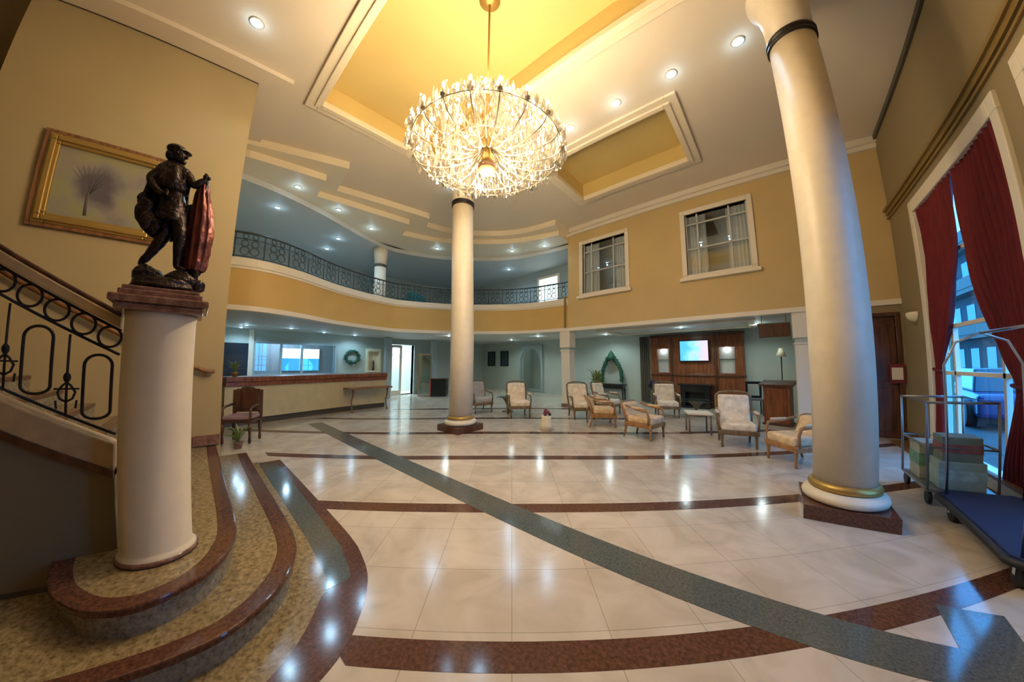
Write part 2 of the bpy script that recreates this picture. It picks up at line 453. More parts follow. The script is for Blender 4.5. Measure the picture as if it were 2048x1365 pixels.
# right wall with window opening
WY0, WY1, WZ0, WZ1 = 4.85, 7.68, .12, 4.12
b = NB()
def wall_x(b, x0, x1, y0, y1, z0, z1, holes):
    ys = sorted({y0, y1, *[h[0] for h in holes], *[h[1] for h in holes]}); zs = sorted({z0, z1, *[h[2] for h in holes], *[h[3] for h in holes]})
    for i in range(len(ys)-1):
        for j in range(len(zs)-1):
            cy, cz = (ys[i]+ys[i+1])/2, (zs[j]+zs[j+1])/2
            if any(h[0] < cy < h[1] and h[2] < cz < h[3] for h in holes): continue
            box(b, x0, x1, ys[i], ys[i+1], zs[j], zs[j+1])
def wall_y(b, y0, y1, x0, x1, z0, z1, holes):
    xs = sorted({x0, x1, *[h[0] for h in holes], *[h[1] for h in holes]}); zs = sorted({z0, z1, *[h[2] for h in holes], *[h[3] for h in holes]})
    for i in range(len(xs)-1):
        for j in range(len(zs)-1):
            cx, cz = (xs[i]+xs[i+1])/2, (zs[j]+zs[j+1])/2
            if any(h[0] < cx < h[1] and h[2] < cz < h[3] for h in holes): continue
            box(b, xs[i], xs[i+1], y0, y1, zs[j], zs[j+1])
WY2, WY3 = 2.9, 4.2
wall_x(b, XR, XR+.25, -7.4, 12.8, 0, 7.0, [(WY0, WY1, WZ0, WZ1), (WY2, WY3, WZ0, WZ1)])
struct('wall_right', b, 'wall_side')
# picture wall
PW = [(-4.72, -3.28, 3.92, 5.62), (-1.6, -.16, 3.92, 5.62)]
b = NB(); wall_y(b, YB, YB+.2, -5.3, XR, 2.7, 7.0, PW); struct('wall_picture', b, 'wall_pic')
# below it at the right end: short wall with a door
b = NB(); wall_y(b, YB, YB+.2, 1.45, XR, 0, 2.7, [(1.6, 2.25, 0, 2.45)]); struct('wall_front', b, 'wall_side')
# back walls
b = NB(); wall_y(b, 12.4, 12.6, -14, XR, 0, 3.0, [(-10.3, -8.9, 0, 2.3)]); struct('wall_lounge', b, 'grey_wall')
b = NB(); box(b, -11, -8, 14.2, 14.4, 0, 3); box(b, -11.2, -11, 12.6, 14.4, 0, 3); box(b, -8, -7.8, 12.6, 14.4, 0, 3); box(b, -11, -8, 12.6, 14.2, 2.7, 2.9); box(b, -11, -8, 12.6, 14.2, -.2, 0)
struct('wall_lounge', b, 'grey_wall')
RW = [(1.55, 4.2, 1.15, 2.25), (6.6, 7.75, 0, 2.45)]
b = NB(); wall_x(b, -13.7, -13.5, .29, 12.6, 0, 3.3, RW); struct('wall_reception', b, 'grey_wall')
b = NB(); box(b, -15.5, -15.4, .3, 12.6, 0, 3.3); box(b, -15.5, -14.2, .3, 12.6, 3.1, 3.3); box(b, -15.4, -13.7, 5.3, 5.4, 0, 3); box(b, -15.4, -13.7, 9.3, 9.4, 0, 3); box(b, -15.4, -13.7, .3, .4, 0, 3); box(b, -15.4, -13.7, .4, 9.3, 3, 3.1); box(b, -15.4, -13.7, .4, 9.3, -.1, 0)
struct('wall_reception', b, 'soffit')
# balcony shell
fas = catmull([(-8.62, .30), (-8.5, 1.0), (-8.82, 1.85), (-9.6, 3.05), (-10.1, 4.5), (-10.1, 5.4), (-9.35, 6.8), (-8.3, 7.8), (-6.85, 8.7), (-5.3, 9.02)], 8)
b = NB(); prism(b, offset(fas, .06)+[(-5.3, 12.4), (-14.2, 12.4), (-14.2, .3)], 2.72, 3.3); struct('ceiling', b, 'soffit')
b = NB(); ribbon(b, fas, offset(fas, .16), 2.72, 3.85); struct('wall_balcony', b, 'fascia')
b = NB(); ribbon(b, offset(fas, -.05), offset(fas, .2), 3.68, 3.86); ribbon(b, offset(fas, -.02), offset(fas, .1), 3.62, 3.68)
ribbon(b, offset(fas, -.04), offset(fas, .16), 2.69, 2.80); struct('trim_6', b, 'white')
b = NB(); box(b, -5.3, XR, 8.955, 9.2, 2.68, 2.79); struct('trim_7', b, 'white')
b = NB(); box(b, -5.3, XR, 8.86, 9.0, 6.16, 6.3); box(b, -5.3, XR, 8.93, 9.0, 6.06, 6.16); struct('trim_8', b, 'white')
b = NB(); box(b, -5.3, XR, 9.2, 12.4, 2.72, 3.0); struct('ceiling', b, 'soffit')
# lounge ceiling coffer lip
b = NB(); holed(b, -4.6, -.2, 9.7, 11.9, [(-4.4, -.4, 9.9, 11.7)], 2.66, 2.72); struct('trim_9', b, 'white')
b = NB(); box(b, -14.2, -5.3, 10.8, 11.0, 3.3, 7.0); box(b, -14.2, -14, .3, 11, 3.3, 7.0); box(b, -5.3, -5.2, 9.2, 10.8, 3.0, 7.0); struct('wall_balcony', b, 'blue_wall')
b = NB(); box(b, -14.2, -5.2, .2, 11, 6.95, 7.1); struct('ceiling', b, 'soffit')
# brown pole where the balcony meets the picture wall
b = NB(); lathe(b, [(.035, 2.8), (.035, 3.85), (.06, 3.87), (.06, 3.92)], 12, -5.36, 8.88); struct('trim_10', b, 'gold')
# right wall mouldings and skirting
b = NB(); box(b, XR-.05, XR, -7.2, 9.0, 4.52, 4.60); box(b, XR-.09, XR, -7.2, 9.0, 4.60, 4.66); box(b, XR-.04, XR, -7.2, 9.0, 4.44, 4.48); struct('trim_11', b, 'bronze_gold')
b = NB(); box(b, XR-.05, XR, -7.2, 9.0, 6.2, 6.3); struct('trim_12', b, 'plinth_dark')
b = NB(); box(b, XR-.04, XR, -7.2, 9.0, 0, .16); box(b, XR-.06, XR, -7.2, 9.0, .16, .2); struct('baseboard_right', b, 'wood')
b = NB(); box(b, 2.02, XR-.04, -7.2, 8.9, -.01, .0045); struct('trim_13', b, 'wood')
b = NB(); box(b, -6, -5.97, -2.5, .29, 6.22, 6.3); struct('trim_14', b, 'plinth_dark')
b = NB(); prism(b, [(-5.97, -7.1), (-5.6, -7.1), (-5.6, .76), (-7.78, .60), (-7.78, .31), (-5.97, .31)], 6.22, 6.299); struct('trim_15', b, 'ceil')

# ---- big window with frame, mullions and glass
def big_window(name, y0, y1):
    w = .16; b = NB()
    wall_x(b, XR-.05, XR+.2, y0-w+.05, y1+w-.05, WZ0-.1, WZ1+w, [(y0+.05, y1-.05, WZ0+.05, WZ1-.05)])
    win = struct(name, b, 'white', bevel=.012)
    b = NB(); yl = (y0+.95, y1-.55)
    for y in yl: box(b, XR+.08, XR+.14, y-.03, y+.03, WZ0, WZ1)
    for z in (1.35, 2.05, 3.1): box(b, XR+.08, XR+.14, y0, y1, z-.028, z+.028)
    struct('mullion', b, 'white', win)
    b = NB(); box(b, XR+.105, XR+.112, y0, y1, WZ0, WZ1); g = struct('pane', b, 'glass', win)
    return win
big_window('window_1', WY0, WY1)
big_window('window_2', WY2, WY3)  # unseen window, placed and sized to throw blue daylight on the right column

# ---- interior windows of the picture wall
for k, (x0, x1, z0, z1) in enumerate(PW):
    w = .12; b = NB()
    wall_y(b, YB-.05, YB+.2, x0-w, x1+w, z0-w, z1+w, [(x0, x1, z0, z1)])
    win = struct('window_%d' % (k+3), b, 'white', bevel=.012)
    b = NB(); box(b, x0-w-.06, x1+w+.06, YB-.14, YB, z0-w-.05, z0-w+.04); struct('sill', b, 'white', win, .01)
    b = NB(); box(b, x0-.1, x1+.1, 10.3, 10.4, z0-.3, z1+.3); box(b, x0-.15, x0-.1, 9.2, 10.4, z0-.3, z1+.3); box(b, x1+.1, x1+.15, 9.2, 10.4, z0-.3, z1+.3)
    box(b, x0-.1, x1+.1, 9.2, 10.4, z0-.35, z0-.3); box(b, x0-.1, x1+.1, 9.2, 10.4, z1+.3, z1+.35)
    struct('recess', b, 'blue_wall', win)
    b = NB(); W = x1-x0
    for xx in (x0+.2*W, x0+.72*W): box(b, xx-.018, xx+.018, YB+.07, YB+.1, z0, z1)
    for zz in ((z0+.43*(z1-z0)), z0+.84*(z1-z0)): box(b, x0, x1, YB+.07, YB+.1, zz-.018, zz+.018)
    box(b, x0, x0+.03, YB+.06, YB+.11, z0, z1); box(b, x1-.03, x1, YB+.06, YB+.11, z0, z1)
    struct('muntin', b, 'soffit', win)
    b = NB(); box(b, x0, x1, YB+.083, YB+.087, z0, z1); struct('pane', b, 'glass', win)
    # curtains drawn inside
    for s, (a, c) in enumerate(((x0-.05, x0+.32*W), (x1-.34*W, x1+.05))):
        b = NB(); n = 26; top = []; bot = []
        for i in range(n+1):
            x = a+(c-a)*i/n; y = YB+.26+.025*math.sin(i*1.5)
            top.append(b.verts.new((x, y, z1+.1))); bot.append(b.verts.new((x, y, z0-.1)))
        for i in range(n): b.faces.new((top[i], top[i+1], bot[i+1], bot[i]))
        o = struct('curtain', b, 'soffit', win); md = o.modifiers.new('t', 'SOLIDIFY'); md.thickness = .01

# ---- door on the right under the picture wall
b = NB(); wall_y(b, YB-.03, YB+.12, 1.52, 2.33, 0, 2.53, [(1.6, 2.25, 0, 2.45)]); d = struct('door_1', b, 'dark_wood', bevel=.008)
b = NB(); box(b, 1.6, 2.25, YB+.03, YB+.08, .01, 2.45)
for z0, z1 in ((.15, 1.0), (1.15, 2.3)): box(b, 1.7, 2.15, YB+.015, YB+.04, z0, z1)
struct('door_leaf', b, 'dark_wood', d, .006)
b = NB(); sphere(b, (1.68, YB-.02, 1.05), .03); lathe(b, [(.012, 0), (.012, .05)], 8); struct('door_handle', b, 'gold', d)

# ---- glazed door at the end of the corridor
b = NB(); wall_x(b, -13.72, -13.42, 6.52, 7.83, 0, 2.53, [(6.6, 7.75, 0, 2.45)]); d2 = struct('door_2', b, 'blue_wall', bevel=.008)
b = NB(); wall_x(b, -13.62, -13.57, 6.6, 7.18, .01, 2.43, [(6.7, 7.08, .25, 2.3)]); struct('door_leaf', b, 'white', d2)
b = NB(); box(b, -13.6, -13.59, 6.7, 7.08, .25, 2.3); struct('pane', b, 'glass', d2)
# corridor light panel beyond the door: a lit ceiling fixture
# ================================================================== STAIRS
s2out = [(-6, .25), (-4.5, .25), (-3.1, .25), (-2.66, .19), (-2.40, .06), (-2.27, -.12), (-2.24, -.31), (-2.34, -.50), (-2.56, -.65), (-2.8, -.72), (-3.0, -.74)]
s1out = [(-6, .63), (-4.2, .63), (-2.95, .62), (-2.48, .52), (-2.2, .34), (-2.04, .13), (-1.99, -.1), (-1.985, -.4), (-1.985, -1.4), (-1.985, -3.2)]
def smooth(pts, n=8):
    return catmull(pts, n)
st = struct('floor_step', NB(), 'granite'); bpy.data.objects.remove(st)
def step(curve, close, z0, z1, nos=.035, band=.13):
    cv = smooth(curve)
    b = NB(); prism(b, offset(cv, -.0)+close, z0, z1-.002)
    o = tag(obj('stair_step', b, 'riser'), '', 'step')
    out = offset(cv, nos) if False else cv
    inn = offset(cv, -band)
    # tread (granite) and nosing (red brown)
    return o, cv, inn
cv1, cv2 = smooth(s1out), smooth(s2out)
def inset(cv, d):  # towards the inside (right of travel for these curves)
    return offset(cv, -d)
def steps():
    # lower step
    b = NB(); prism(b, inset(cv1, .03)+[(-3.1, -3.2), (-6, -3.2)], 0, .165)
    o = obj('stair_step', b, 'riser'); tag(o, 'lowest curved granite step with brown nosing, reaching the lobby floor', 'step', None)
    b = NB(); ribbon(b, cv1, inset(cv1, .13), .13, .175); obj('nosing', b, 'brown', o, .012)
    b = NB(); prism(b, inset(cv1, .12)+[(-3.1, -3.2), (-6, -3.2)], .16, .171); obj('tread', b, 'granite', o)
    # upper step that carries the pedestal
    cl = [(-3.0, -.74), (-6, -.74)]
    b = NB(); prism(b, inset(cv2, .03)+[(-6, -.72)], .171, .335)
    o = obj('stair_step', b, 'riser'); tag(o, 'second curved granite step with brown nosing, under the statue pedestal', 'step', None)
    b = NB(); ribbon(b, cv2, inset(cv2, .12), .30, .345); obj('nosing', b, 'brown', o, .012)
    b = NB(); prism(b, inset(cv2, .11)+[(-6, -.63)], .33, .341); obj('tread', b, 'granite', o)
    words = ['third', 'fourth', 'fifth', 'sixth', 'seventh', 'eighth', 'ninth', 'tenth', 'eleventh']
    for k in range(9):
        y1 = -.13-.3*k; z = .51+.17*k
        b = NB(); box(b, -6, -3.1, y1-.6, y1-.012, z-.17 if k else .341, z-.005)
        o = obj('stair_step', b, 'riser')
        tag(o, '%s granite step up of the wide stair behind the railing, against the wall' % words[k], 'step', None)
        b = NB(); box(b, -6, -3.1, y1-.1, y1, z-.045, z+.002); obj('nosing', b, 'brown', o, .01)
        b = NB(); box(b, -6, -3.1, y1-.31, y1-.098, z-.01, z); obj('tread', b, 'granite', o)
    b = NB(); box(b, -9, -3.0, -7.2, -2.83, 1.9, 2.04); struct('floor_landing', b, 'granite')
steps()
SL = .56
def zs(v, z0): return z0+(-.42-v)*SL
# stringer wall of the stair
ya, yb = -.42, -2.85
b = NB(); prism_axis(b, [(ya, .342), (ya, zs(ya, .85)), (yb, zs(yb, .85)), (yb, .171), (-.74, .171), (-.74, .342)], 'x', -3.1, -3.0)
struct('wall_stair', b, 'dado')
b = NB(); prism_axis(b, [(ya, zs(ya, .85)), (ya, zs(ya, 1.03)), (yb, zs(yb, 1.03)), (yb, zs(yb, .85))], 'x', -3.13, -2.97); struct('trim_16', b, 'stringer', bevel=.012)
b = NB(); prism_axis(b, [(ya, zs(ya, .815)), (ya, zs(ya, .86)), (yb, zs(yb, .86)), (yb, zs(yb, .815))], 'x', -3.12, -2.955); struct('trim_17', b, 'dark_wood')
b = NB(); box(b, -3.02, -2.985, -2.85, -.74, .171, .2); struct('baseboard_stair', b, 'plinth_dark')
# left wall: wall rail and skirting
sk = [(.29, .34), (.29, .5), (-.13, .5), (-.13-1.2, .5+.68+.17), (-.13-1.2, .34)]
b = NB(); box(b, -6, -5.96, -.02, .29, .36, .5); struct('baseboard_left', b, 'marble_brown')

def rail_bars():
    t = thing('stair_railing', 'black wrought iron stair railing with rings and loops under a dark wooden handrail', 'railing', (-3.05, -.42, 1.03))
    X = 0.
    def L(v, z): return (X, v+.42, z-1.03)
    b = NB()
    for (a0, a1, hw) in ((.80, .835, .045),):
        prism_axis(b, [(ya+.42-.0, zs(ya, 1.03+a0)-1.03), (ya+.42, zs(ya, 1.03+a1)-1.03), (yb+.42, zs(yb, 1.03+a1)-1.03), (yb+.42, zs(yb, 1.03+a0)-1.03)], 'x', -hw, hw)
    obj('handrail', b, 'dark_wood', t, .012)
    b = NB(); prism_axis(b, [(0, .728), (0, .80), (yb+.42, .80+(-yb-.42)*SL), (yb+.42, .728+(-yb-.42)*SL)], 'x', -.03, .052)
    obj('under_rail', b, 'stringer', t, .008)
    for off in (.715, .56, .045):
        b = NB(); tube(b, [(0, -.0, off), (0, yb+.42, off+(-yb-.42)*SL)], .009, 8); obj('rail_bar', b, 'iron', t)
    n = 0
    v = -.055
    while v > yb+.5:
        zc = .643+(-v)*SL
        b = NB(); tube(b, [(0, v+.058*math.cos(a), zc+.066*math.sin(a)) for a in [2*PI*i/20 for i in range(20)]], .008, 6, True); obj('ring', b, 'iron', t)
        v -= .132
    v = -.10; k = 0
    while v > yb+.6:
        zb = .075+(-v)*SL; zt = .53+(-v)*SL
        if k % 2 == 0:
            w = .068; pts = []
            for i in range(13): a = PI*i/12; pts.append((0, v+w*math.cos(a), zt-.03-w+w*math.sin(a)))
            for i in range(13): a = PI+PI*i/12; pts.append((0, v+w*math.cos(a), zb+w+w*.7*math.sin(a)))
            b = NB(); tube(b, pts, .009, 6, True); obj('loop', b, 'iron', t)
        else:
            b = NB(); tube(b, [(0, v, zb-.04), (0, v, zt+.01)], .007, 6)
            for s in (-1, 1):
                tube(b, [(0, v, zb+.05), (0, v+s*.03, zb+.07), (0, v+s*.042, zb+.11), (0, v+s*.02, zb+.15), (0, v, zb+.17)], .007, 6)
                tube(b, [(0, v+s*.045, zb+.01-s*.0), (0, v+s*.05, zb+.06)], .006, 6)
            tube(b, [(0, v-.06, zb+.13), (0, v+.06, zb+.13)], .006, 6)
            sphere(b, (0, v, zb+.20), .02, .6, 1, 1.6, 8, 6)
            obj('ornament_bar', b, 'iron', t)
        v -= .145; k += 1
rail_bars()

# ---- pedestal and statue
ped = thing('pedestal', 'cream round pedestal with brown marble cap at the foot of the stair', 'pedestal', (-2.82, -.2, .346))
b = NB(); lathe(b, [(.205, 0), (.205, .03), (.19, .045), (.183, .06), (.181, .8), (.178, 1.46), (.185, 1.5)], 48); obj('shaft', b, 'column', ped)
b = NB(); lathe(b, [(.215, 0), (.215, .02), (.2, .03)], 48); obj('base_ring', b, 'marble_brown', ped)
b = NB(); box(b, -.21, .21, -.21, .21, 1.5, 1.54); box(b, -.235, .235, -.235, .235, 1.54, 1.585); obj('cap', b, 'marble_brown', ped, .01)

SX, SY, SZ = -2.82, -.2, 1.9325
stt = thing('statue', 'dark bronze statue of a striding cloaked man on the round pedestal', 'statue', (SX, SY, SZ))
b = NB(); box(b, -.19, .19, -.2, .2, 0, .035); box(b, -.175, .175, -.185, .185, .035, .06); obj('plinth', b, 'marble_brown', stt, .006)
b = NB()
lathe(b, [(.185, .06), (.18, .09), (.165, .10), (.16, .13), (.14, .15), (.0, .155)], 11)
for v in b.verts: v.co.x *= .92; v.co.y += .012*math.sin(v.co.x*60); v.co.z += .012*math.sin(v.co.y*37+v.co.x*21) if v.co.z > .08 else 0
sphere(b, (-.02, -.10, .165), .075, 1, 1.1, .8, 14, 8); sphere(b, (.02, .075, .15), .085, 1, 1.1, .75, 14, 8); sphere(b, (.0, .16, .13), .05, 1, 1, .9, 12, 8)
obj('rock_base', b, 'bronze', stt)
def skin(name, nodes, edges, m, parent, sub=2, root=0):
    me = bpy.data.meshes.new(name); me.from_pydata([n[0] for n in nodes], edges, [])
    o = bpy.data.objects.new(name, me); C.objects.link(o); o.parent = parent
    sk_ = o.modifiers.new('s', 'SKIN'); sk_.use_smooth_shade = True
    for i, n in enumerate(nodes):
        r = n[1]; r = tuple(q*1.15 for q in r) if isinstance(r, tuple) else r*1.15; me.skin_vertices[0].data[i].radius = r if isinstance(r, tuple) else (r, r)
    me.skin_vertices[0].data[root].use_root = True
    s = o.modifiers.new('u', 'SUBSURF'); s.levels = sub; s.render_levels = sub
    me.materials.append(M[m]); return o
def sv(v, z, x=0): return (x, v+.2, z-SZ)
N = [
 (sv(-.215, 2.56), (.052, .062)),            # 0 pelvis
 (sv(-.225, 2.64), (.048, .055)),            # 1 waist
 (sv(-.235, 2.73), (.055, .068)),            # 2 chest
 (sv(-.24, 2.82), (.045, .06)),              # 3 upper chest
 (sv(-.24, 2.865), .024),                    # 4 neck
 (sv(-.235, 2.895, .005), .024),             # 5 neck top
 (sv(-.30, 2.825), .034), (sv(-.355, 2.72, .02), .026), (sv(-.30, 2.63, .07), .019), (sv(-.275, 2.615, .075), .015),   # 6-9 left arm akimbo
 (sv(-.175, 2.82, .01), .034), (sv(-.12, 2.735, .04), .026), (sv(-.075, 2.785, .06), .018), (sv(-.06, 2.80, .06), .014),  # 10-13 right arm
 (sv(-.185, 2.52, .02), .046), (sv(-.155, 2.39, .055), .036), (sv(-.155, 2.27, .03), .027), (sv(-.155, 2.165, .02), .017), (sv(-.10, 2.150, .04), .016), # 14-18 front leg
 (sv(-.235, 2.51, -.02), .046), (sv(-.235, 2.375, 0), .036), (sv(-.285, 2.26, -.03), .026), (sv(-.345, 2.165, -.05), .017), (sv(-.30, 2.150, -.03), .015), # 19-23 back leg
]
Ed = [(0,1),(1,2),(2,3),(3,4),(4,5),(3,6),(6,7),(7,8),(8,9),(3,10),(10,11),(11,12),(12,13),(0,14),(14,15),(15,16),(16,17),(17,18),(0,19),(19,20),(20,21),(21,22),(22,23)]
body = skin('figure', N, Ed, 'bronze', stt)
# head with face
b = NB(); hc = Vector(sv(-.235, 2.945, .01))
sphere(b, hc, .045, .95, 1.02, 1.2, 20, 14)
sphere(b, hc+Vector((.012, .045, -.012)), .011, .8, 1.2, 1.3, 8, 6)       # nose
sphere(b, hc+Vector((.0, .030, -.045)), .022, 1, 1, .9, 10, 8)            # chin / beard
sphere(b, hc+Vector((.03, .032, .008)), .008, 1, 1, .7, 8, 6); sphere(b, hc+Vector((-.02, .036, .008)), .008, 1, 1, .7, 8, 6)
sphere(b, hc+Vector((.040, -.004, -.005)), .011, .6, .8, 1.3, 8, 6); sphere(b, hc+Vector((-.040, -.004, -.005)), .011, .6, .8, 1.3, 8, 6)
obj('head', b, 'bronze', stt)
b = NB(); sphere(b, hc+Vector((0, -.012, .028)), .052, 1, 1.1, .72, 18, 10); sphere(b, hc+Vector((.0, .03, .022)), .045, .95, 1.0, .22, 16, 8)
sphere(b, hc+Vector((0, -.04, -.02)), .032, 1.1, .9, 1.2, 12, 8); obj('cap', b, 'bronze', stt)
# fingers
for hx, hy, hz, s in ((.08, -.068, .695, 1), (.062, .148, .880, -1)):
    b = NB(); sphere(b, (hx-.002, hy-.004*s, hz), .013, 1, 1, 1.1, 8, 6)
    for f in range(4):
        y0 = hy; tube(b, [(hx+.004, y0+.004*s, hz-.012+.008*f), (hx+.014, y0+.016*s, hz-.014+.008*f), (hx+.006, y0+.028*s, hz-.018+.008*f)], [.0055, .005, .0035], 6)
    tube(b, [(hx-.008, hy, hz+.014), (hx+.004, hy+.012*s, hz+.024), (hx+.012, hy+.02*s, hz+.022)], [.006, .0055, .004], 6)
    obj('hand', b, 'bronze', stt)
# short breeches and jerkin skirt
b = NB(); lathe(b, [(.062, .70), (.075, .66), (.085, .60), (.095, .535), (.088, .52)], 28, 0, -.015); obj('tunic', b, 'bronze', stt)
# sweeping cloak behind, bulging to the left
def sheet(b, rows, thick=.012):
    n = len(rows[0]); V = [[b.verts.new(p) for p in r] for r in rows]
    for i in range(len(rows)-1):
        for j in range(n-1):
            f = b.faces.new((V[i][j], V[i][j+1], V[i+1][j+1], V[i+1][j])); f.smooth = True
b = NB(); rows = []
Z = [2.86, 2.80, 2.72, 2.64, 2.56, 2.48, 2.41, 2.35]
Lf = [-.29, -.335, -.365, -.375, -.395, -.405, -.37, -.31]
Rt = [-.20, -.17, -.15, -.14, -.13, -.13, -.15, -.19]
for z, l, r in zip(Z, Lf, Rt):
    rows.append([sv(l+(r-l)*j/20, z, -.045-.035*math.sin(PI*j/20)+.014*math.sin(j*1.9+z*9)+(.06 if j < 4 else 0)*(1-j/4)) for j in range(21)])
sheet(b, rows); o = obj('cloak', b, 'bronze', stt, fixn=False); md = o.modifiers.new('t', 'SOLIDIFY'); md.thickness = .022; md.offset = 0
o.modifiers.new('u', 'SUBSURF').render_levels = 1
b = NB()
for (v, z, x, r, sy, szz) in ((-.35, 2.52, .0, .055, .9, 1.5), (-.33, 2.44, .02, .05, 1.0, 1.3), (-.37, 2.58, -.02, .04, .8, 1.4), (-.29, 2.42, .02, .045, 1, 1.4)):
    sphere(b, sv(v, z, x), r, .7, sy, szz, 14, 10)
obj('cloak_folds', b, 'bronze', stt)
b = NB(); lathe(b, [(.03, 2.90), (.055, 2.875), (.085, 2.83), (.10, 2.77), (.105, 2.70), (.098, 2.66)], 26)
for v in b.verts:
    a_ = math.atan2(v.co.y, v.co.x); k_ = 1+.07*math.sin(a_*9); v.co.x *= .72*k_; v.co.y = v.co.y*k_-.045; v.co.z -= SZ
o = obj('cape', b, 'bronze', stt)
# hanging red bronze drapery at the right, over a stump
b = NB(); rows = []
Z = [2.80, 2.76, 2.68, 2.58, 2.48, 2.36, 2.26, 2.155]
Lf = [-.085, -.10, -.11, -.115, -.12, -.12, -.115, -.115]
Rt = [-.045, -.035, -.02, .005, .02, .02, .012, .0]
for z, l, r in zip(Z, Lf, Rt):
    m_ = (l+r)/2; hw = (r-l)/2
    rows.append([sv(m_+hw*math.cos(a)*(1+.09*math.sin(7*a)), z, .0+.055*math.sin(a)*(1+.12*math.sin(9*a))) for a in [2*PI*j/36 for j in range(37)]])
sheet(b, rows); o = obj('drapery', b, 'bronze_red', stt, fixn=False); DR = o
md = o.modifiers.new('t', 'SOLIDIFY'); md.thickness = .012
b = NB(); rows = []
for i, z in enumerate([2.62, 2.54, 2.44, 2.34, 2.24, 2.13]):
    rows.append([sv(-.165+.10*j/14+.004*i, z, -.03+.03*math.sin(j*1.1+i*.4)) for j in range(15)])
sheet(b, rows); o = obj('under_cloth', b, 'bronze', stt, fixn=False); md = o.modifiers.new('t', 'SOLIDIFY'); md.thickness = .03
b = NB(); tube(b, [sv(-.055, 2.08, .03), sv(-.055, 2.45, .03), sv(-.06, 2.80, .04), sv(-.066, 2.84, .05)], [.02, .018, .016, .012], 10); obj('staff', b, 'bronze', stt)

for nm_, st_ in (('figure', .012), ('cloak', .03), ('cloak_folds', .03), ('drapery', .02), ('under_cloth', .03), ('cape', .018), ('rock_base', .03), ('tunic', .014)):
    tx = bpy.data.textures.new(nm_, 'CLOUDS'); tx.noise_scale = .05
    for o_ in ALL_CHILDREN(stt):
        if o_.name.split('.')[0] == nm_:
            if nm_ in ('rock_base', 'tunic', 'cape', 'cloak_folds', 'drapery', 'under_cloth'):
                q_ = o_.modifiers.new('sub', 'SUBSURF'); q_.levels = q_.render_levels = 2
            q_ = o_.modifiers.new('disp', 'DISPLACE'); q_.texture = tx; q_.strength = st_; q_.mid_level = .5
# ---- big painting on the left wall
pt = thing('painting', 'large gold framed landscape painting hanging on the left wall behind the statue', 'painting', (-5.998, -1.20, 3.74)); pt.scale = (1, .94, .93)
b = NB(); wall_x(b, 0, .05, -.71, .71, -.67, .68, [(-.66, .66, -.62, .63)]); obj('outer_rim', b, 'wood', pt, .008)
b = NB(); wall_x(b, 0, .06, -.66, .66, -.62, .63, [(-.52, .52, -.48, .49)]); wall_x(b, .06, .085, -.63, .63, -.59, .60, [(-.56, .56, -.52, .53)]); obj('frame', b, 'gold', pt, .012)
b = NB(); box(b, 0, .02, -.53, .53, -.49, .5); cv_ = obj('canvas', b, 'painting', pt)
b = NB(); tube(b, [(.02, -.14, -.42), (.02, -.15, -.2), (.02, -.13, 0), (.02, -.1, .12)], [.02, .014, .01, .005], 6)
for k in range(9):
    a = .5+k*.26; tube(b, [(.02, -.14, -.12+.02*k), (.021, -.14+.16*math.cos(a), .02+.17*math.sin(a)), (.021, -.14+.25*math.cos(a), .05+.27*math.sin(a))], [.007, .005, .002], 5)
for v in b.verts: v.co.x = .02+(v.co.x-.02)*.15
obj('painted_tree', b, mat('umber_paint', (.11, .09, .09), .7), pt)
# wall handrail stub by the corner
hr = thing('wall_handrail', 'short brown wooden handrail fixed to the left wall behind the pedestal', 'handrail', (-5.93, 0, 1.4))
b = NB(); tube(b, [(0, .2, .02), (0, .1, .02), (0, -.3, .19), (0, -2.2, 1.25)], .03, 10); obj('rail', b, 'wood', hr)
b = NB(); tube(b, [(-.065, .1, -.05), (0, .1, -.03), (0, .1, .02)], .012, 8); obj('bracket', b, 'gold', hr)

# ================================================================== COLUMNS
def column(x, y, label):
    t = thing('column', label, 'column', (x, y, 0))
    b = NB(); box(b, -.375, .375, -.375, .375, 0, .14); obj('plinth', b, 'brown', t, .006)
    b = NB(); lathe(b, [(.33, .14), (.36, .155), (.372, .19), (.36, .225), (.325, .245), (.31, .26)], 48); obj('torus', b, 'column', t)
    b = NB(); lathe(b, [(.29, .26), (.31, .27), (.315, .30), (.30, .325), (.275, .34)], 48); obj('base_ring', b, 'gold', t)
    b = NB(); lathe(b, [(.272, .34), (.272, 1.8), (.262, 3.6), (.25, 5.36)], 48); obj('shaft', b, 'column', t)
    b = NB(); lathe(b, [(.25, 5.36), (.272, 5.37), (.272, 5.40), (.255, 5.405), (.255, 5.43), (.275, 5.435), (.275, 5.465), (.255, 5.47)], 48); obj('neck_ring', b, 'iron', t)
    b = NB(); lathe(b, [(.252, 5.47), (.262, 5.8), (.30, 6.0), (.37, 6.12), (.39, 6.2), (.39, 6.285)], 48); obj('capital', b, 'column', t)
    return t
column(.655, 4.415, 'tall ivory column at the right, nearest the red curtained window')
column(-5.53, 4.415, 'tall ivory column in the middle of the lobby below the chandelier')

